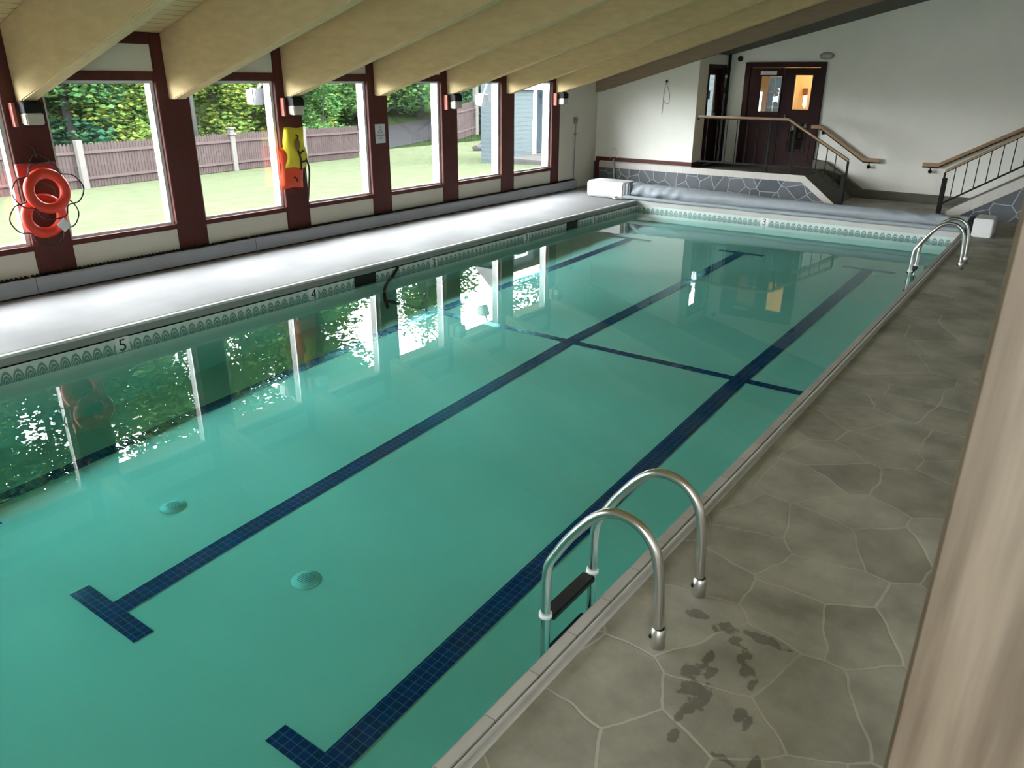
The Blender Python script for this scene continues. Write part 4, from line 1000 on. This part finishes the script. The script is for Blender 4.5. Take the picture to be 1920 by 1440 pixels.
t = thing('pale_backdrop', (-10.5, 25, -.3), 'white sided shed added to whiten the side door window', 'backdrop')  # pale block added so the side door pane looks white
m = MB(); m.box(-14, -8.2, 24.5, 27, -.3, 3.2); m.build('wall', M['siding'], t)
m = MB(); m.prism([(24.2, 3.2), (27.3, 3.2), (25.75, 4.2)], 0, -14.3, -7.9); m.build('roof', M['roof'], t)
# flood lights on the outside of the window wall
fl_lab = ['small outdoor flood light outside the window left of the life vests', 'small outdoor flood light outside the second window from the far corner']
for i, (y, z) in enumerate(((7.60, 2.12), (13.0, 1.99))):
    t = thing('flood_light', (-10.1, y, z), fl_lab[i], 'outdoor light', 'flood lights outside the windows')
    m = MB(); m.prism([(-10.24, z-.09), (-10.10, z-.12), (-10.02, z+.10), (-10.18, z+.13)], 1, y-.11, y+.06); m.build('housing', M['heater'], t, bevel=.01)
    m = MB(); m.tube([(-10.10, y-.02, z+.1), (-10.03, y-.0, 2.30), (-9.975, y, 2.36)], .02, 8); m.build('arm', M['white'], t)
    m = MB(); m.box(-10.24, -10.10, y-.125, y-.112, z-.08, z+.10); m.build('lens', M['frost'], t)

# ------------------------------------------------------------------ trees and shrubs
def leaf_cloud(blobs, n, size, seed):
    rnd = random.Random(seed); m = MB()
    tot = sum(b[3]**2 for b in blobs)
    for (bx, by, bz, br) in blobs:
        cnt = int(n*br*br/tot)
        for _ in range(cnt):
            d = Vector((rnd.gauss(0, 1), rnd.gauss(0, 1), rnd.gauss(0, 1))).normalized()*br*(rnd.random()**.45)
            p = Vector((bx, by, bz))+Vector((d.x, d.y, d.z*.8))
            s = size*(.6+.8*rnd.random())
            R = Matrix.Rotation(rnd.uniform(0, 2*PI), 3, 'Z') @ Matrix.Rotation(rnd.uniform(-1.1, 1.1), 3, 'X')
            pts = [(-s*.5, 0, 0), (-.1*s, -s*.32, .04*s), (s*.55, 0, -.1*s), (-.1*s, s*.32, .04*s)]
            m.add([p+R @ Vector(q) for q in pts], [(0, 1, 2, 3)])
    return m
def tree_mesh(seed, h, crown0, spread, nb, nleaf, size, trunk_r):
    rnd = random.Random(seed); trunk = MB()
    lean = (rnd.uniform(-.3, .3), rnd.uniform(-.3, .3))
    path = [(lean[0]*(z/h), lean[1]*(z/h), z) for z in (0, h*.15, h*.35, h*.6, h*.9)]
    trunk.tube(path, [trunk_r*1.25, trunk_r, trunk_r*.85, trunk_r*.55, trunk_r*.12], 9)
    blobs = []
    for i in range(nb):
        z = crown0+(h-crown0)*(i+.5)/nb*1.0; f = 1-abs((z-crown0)/(h-crown0)-.4)*.9
        a = rnd.uniform(0, 2*PI); rr = spread*f*(.35+.6*rnd.random())
        p = (rr*math.cos(a), rr*math.sin(a), z+rnd.uniform(-.4, .4))
        zb = max(.15*h, z-1.3); k = zb/h
        trunk.tube([(lean[0]*k, lean[1]*k, zb), ((lean[0]*k+p[0])*.55, (lean[1]*k+p[1])*.55, (zb+p[2])*.5+.15), p], [trunk_r*.28, trunk_r*.18, .02], 5)
        blobs.append((p[0], p[1], p[2], spread*(.36+.22*rnd.random())*(.7+.3*f)))
    return trunk, leaf_cloud(blobs, nleaf, size, seed+1)
TREES = {}
def make_tree_proto(key, *a):
    tr, lf = tree_mesh(*a)
    TREES[key] = (tr, lf)
make_tree_proto('big', 11, 17., 3.6, 4.2, 22, 15000, .27, .30)
make_tree_proto('mid', 23, 13., 3.2, 3.4, 18, 11000, .25, .22)
make_tree_proto('thin', 35, 15., 5.0, 3.2, 13, 3200, .24, .20)
cache = {}
def place_tree(key, mat, x, y, rz, s, label, grp='trees beyond the fence'):
    z = hz(x, y)-.15 if x < -29.5 else gz(x, y)-.05
    t = thing('tree', (x, y, z), label, 'tree', grp)
    if (key, mat) not in cache:
        tr, lf = TREES[key]
        a = tr.build('trunk', M['bark'], None, smooth=True); b = lf.build('crown', M[mat], None)
        cache[(key, mat)] = (a.data, b.data); a.parent = t; b.parent = t
    else:
        for nm, me in zip(('trunk', 'crown'), cache[(key, mat)]):
            o = bpy.data.objects.new(nm, me); COL.objects.link(o); o.parent = t
    t.rotation_euler = (0, 0, rz); t.scale = (s, s, s)
    return t
TL = [
 ('big', 'leafA', -31.0, 1.0, .3, 1.0, 'dense deep green tree behind the fence at the left picture edge'),
 ('big', 'leafA', -31.5, 7.2, 1.3, 1.05, 'dense deep green tree behind the fence, right of the life rings'),
 ('big', 'leafA', -33.5, 12.6, 2.2, 1.0, 'dense deep green tree above the first cream fence post'),
 ('mid', 'leafB', -30.6, 14.6, 2.9, .9, 'yellowish green tree behind the fence, seen through the window left of the life vests'),
 ('thin', 'leafB', -30.2, 19.2, .7, 1.1, 'thin pale trunked tree behind the capped fence post'),
 ('thin', 'leafC', -33.0, 22.2, 1.9, 1.05, 'open yellow green tree behind the fence, right of the life vests'),
 ('mid', 'leafB', -31.0, 25.2, 1.1, 1.15, 'light green tree behind the fence end'),
 ('thin', 'leafB', -37.2, 40.8, 4.0, 1.25, 'thick trunked tree above the asphalt drive'),
 ('mid', 'leafB', -41.0, 34.0, 2.2, 1.45, 'green tree on the far side of the drive'),
 ('mid', 'leafB', -38.0, 43.5, 5.2, 1.1, 'green tree behind the uphill fence'),
 ('mid', 'leafA', -31.0, 46.5, .2, 1.1, 'dark green tree behind the uphill fence post'),
 ('big', 'leafA', -42.0, -4.0, 3.3, 1.1, 'tall dark tree far back at the left picture edge'),
 ('big', 'leafA', -43.0, 5.0, 1.3, 1.15, 'tall dark tree far back behind the life rings'),
 ('big', 'leafA', -44.0, 14.0, 2.3, 1.0, 'tall dark tree far back left of the life vests'),
 ('big', 'leafB', -42.0, 21.0, .6, 1.15, 'green tree far back behind the life vests'),
 ('big', 'leafB', -43.0, 29.0, 1.9, 1.1, 'green tree far back above the paper sign'),
 ('big', 'leafB', -48.0, 52.0, 1.2, 1.0, 'tall green tree far back beyond the drive'),
]
for a in TL: place_tree(*a)
# understorey shrubs behind the fence
SH = {}
def shrub(x, y, s, mat, label, seed):
    z = hz(x, y)-.1
    t = thing('shrub', (x, y, z), label, 'shrub', 'shrubs behind the fence')
    key = (seed, mat)
    if key not in SH:
        rnd = random.Random(seed)
        blobs = [(rnd.uniform(-1.2, 1.2), rnd.uniform(-1.6, 1.6), .5+2.6*rnd.random(), .75+.35*rnd.random()) for _ in range(11)]
        b = leaf_cloud(blobs, 5000, .19, seed).build('foliage', M[mat], None)
        st = MB()
        for q in range(5): 
            bl = blobs[q]; st.tube([(bl[0]*.1, bl[1]*.1, 0), (bl[0]*.5, bl[1]*.5, bl[2]*.5), (bl[0], bl[1], bl[2])], [.06, .04, .015], 5)
        c = st.build('stem', M['bark'], None); SH[key] = (b.data, c.data); b.parent = t; c.parent = t
    else:
        for nm, me in zip(('foliage', 'stem'), SH[key]):
            o = bpy.data.objects.new(nm, me); COL.objects.link(o); o.parent = t
    t.rotation_euler = (0, 0, y*1.7); t.scale = (s, s, s)
SHL = [(-29.9, -3.5, 1.1, 'leafA'), (-30.1, 2.6, 1.2, 'leafA'), (-29.6, 5.2, 1.15, 'leafA'), (-30.3, 8.4, 1.25, 'leafA'), (-29.8, 10.9, 1.1, 'leafB'), (-30.6, 13.2, 1.2, 'leafA'), (-31.2, 15.8, 1.1, 'leafC'),
       (-32.5, 17.5, 1.2, 'leafB'), (-31.8, 20.4, 1.1, 'leafC'), (-32.8, 23.6, 1.2, 'leafC'), (-31.2, 26.8, 1.0, 'leafB'), (-36.5, 27.0, 1.3, 'leafB'), (-38.5, 31.5, 1.3, 'leafB'), (-42.0, 33.5, 1.4, 'leafA'), (-43.5, 39.5, 1.5, 'leafB'),
       (-33.5, 41.0, 1.3, 'leafA'), (-29.8, 42.5, 1.3, 'leafB'), (-37.6, 34.6, 1.45, 'leafC'), (-38.6, 38.2, 1.5, 'leafB'), (-39.4, 42.4, 1.5, 'leafB'), (-36.3, 31.4, 1.3, 'leafB'), (-35.2, 28.6, 1.3, 'leafC'), (-36.5, 20.0, 1.4, 'leafA'), (-36.0, 14.0, 1.4, 'leafA'), (-36.5, 8.0, 1.4, 'leafA')]
shl = ['left of the life rings', 'behind the lower fence at the left', 'right of the upper life ring', 'below the dense deep green tree', 'beside the first cream fence post', 'in the bay right of the life rings', 'below the yellowish green tree',
       'left of the capped fence post', 'beside the pale trunked tree', 'right of the life vests', 'at the fence end', 'at the near edge of the drive', 'above the asphalt drive', 'at the far end of the drive', 'far beyond the drive',
       'behind the uphill fence', 'behind the uphill fence post', 'just beyond the left end of the drive', 'beyond the middle of the drive, left of the thick trunk', 'right of the thick trunk above the drive', 'behind the fence end, set back', 'behind the fence right of the life vests, set back', 'deep in the wood behind the capped post', 'deep in the wood left of the life vests', 'deep in the wood behind the life rings']
cn = {'leafA': 'deep green', 'leafB': 'mid green', 'leafC': 'yellow'}
for i, (x, y, s, mt) in enumerate(SHL): shrub(x, y, s, mt, '%s shrub %s' % (cn[mt], shl[i]), 50+i % 3)

# ------------------------------------------------------------------ light
w = bpy.data.worlds.new('World'); scene.world = w; w.use_nodes = True
bg = w.node_tree.nodes['Background']; bg.inputs[0].default_value = (.93, .97, 1.0, 1); bg.inputs[1].default_value = 46.0
sun = bpy.data.lights.new('sun', 'SUN'); sun.energy = 10.0; sun.angle = math.radians(12); sun.color = (1., .95, .85)
so = bpy.data.objects.new('sun', sun); COL.objects.link(so); so.rotation_euler = (math.radians(-20), math.radians(38), 0)
for i, (a, b) in enumerate(bays):
    al = bpy.data.lights.new('window_portal', 'AREA'); al.shape = 'RECTANGLE'; al.size = 1.8; al.size_y = b-a; al.cycles.is_portal = True
    ao = bpy.data.objects.new('window_portal', al); COL.objects.link(ao); ao.location = (XW-.36, (a+b)/2, 1.44)
    ao.rotation_euler = (0, -PI/2, 0)
for i, (a, b) in enumerate(near_open):
    al = bpy.data.lights.new('window_portal', 'AREA'); al.shape = 'RECTANGLE'; al.size = b-a; al.size_y = ZB-ZA; al.cycles.is_portal = True
    ao = bpy.data.objects.new('window_portal', al); COL.objects.link(ao); ao.location = ((a+b)/2, YN-.22, (ZA+ZB)/2)
    ao.rotation_euler = (PI/2, 0, 0)
pl = bpy.data.lights.new('hall_light', 'POINT'); pl.energy = 26; pl.color = (1, .82, .55); pl.shadow_soft_size = .08
po = bpy.data.objects.new('hall_light', pl); COL.objects.link(po); po.location = (-4.95, 19.4, 2.6)
pl = bpy.data.lights.new('vestibule_fill', 'POINT'); pl.energy = 7; pl.color = (1, .85, .62); pl.shadow_soft_size = .06  # unseen fill added to brighten the tan wall, no fixture
po = bpy.data.objects.new('vestibule_fill', pl); COL.objects.link(po); po.location = (-6.8, 19.2, 2.75)

# ------------------------------------------------------------------ camera
cam = bpy.data.cameras.new('camera'); co = bpy.data.objects.new('camera', cam); COL.objects.link(co)
yaw, pit, rol = 0.62469199, 0.37737205, 0.00598091
f = Vector((-math.sin(yaw)*math.cos(pit), math.cos(yaw)*math.cos(pit), -math.sin(pit)))
rt = Vector((math.cos(yaw), math.sin(yaw), 0)); up = rt.cross(f)
r2 = rt*math.cos(rol)+up*math.sin(rol); u2 = -rt*math.sin(rol)+up*math.cos(rol)
mt = Matrix((r2, u2, -f)).transposed().to_4x4(); mt.translation = Vector((0, 0, 2.37)); co.matrix_world = mt
cam.sensor_fit = 'HORIZONTAL'; cam.sensor_width = 36; cam.lens = 36*1438.64/1920; cam.clip_start = .05; cam.clip_end = 400
cam.dof.use_dof = True; cam.dof.focus_distance = 8.; cam.dof.aperture_fstop = 11
scene.camera = co
vs_ = scene.view_settings; vs_.view_transform = 'Standard'; vs_.look = 'None'; vs_.exposure = .38; vs_.gamma = 1.; vs_.use_curve_mapping = False
cy = scene.cycles; cy.max_bounces = 10; cy.diffuse_bounces = 6; cy.glossy_bounces = 5; cy.transparent_max_bounces = 24; cy.transmission_bounces = 6
cy.sample_clamp_indirect = 12.; cy.use_denoising = True
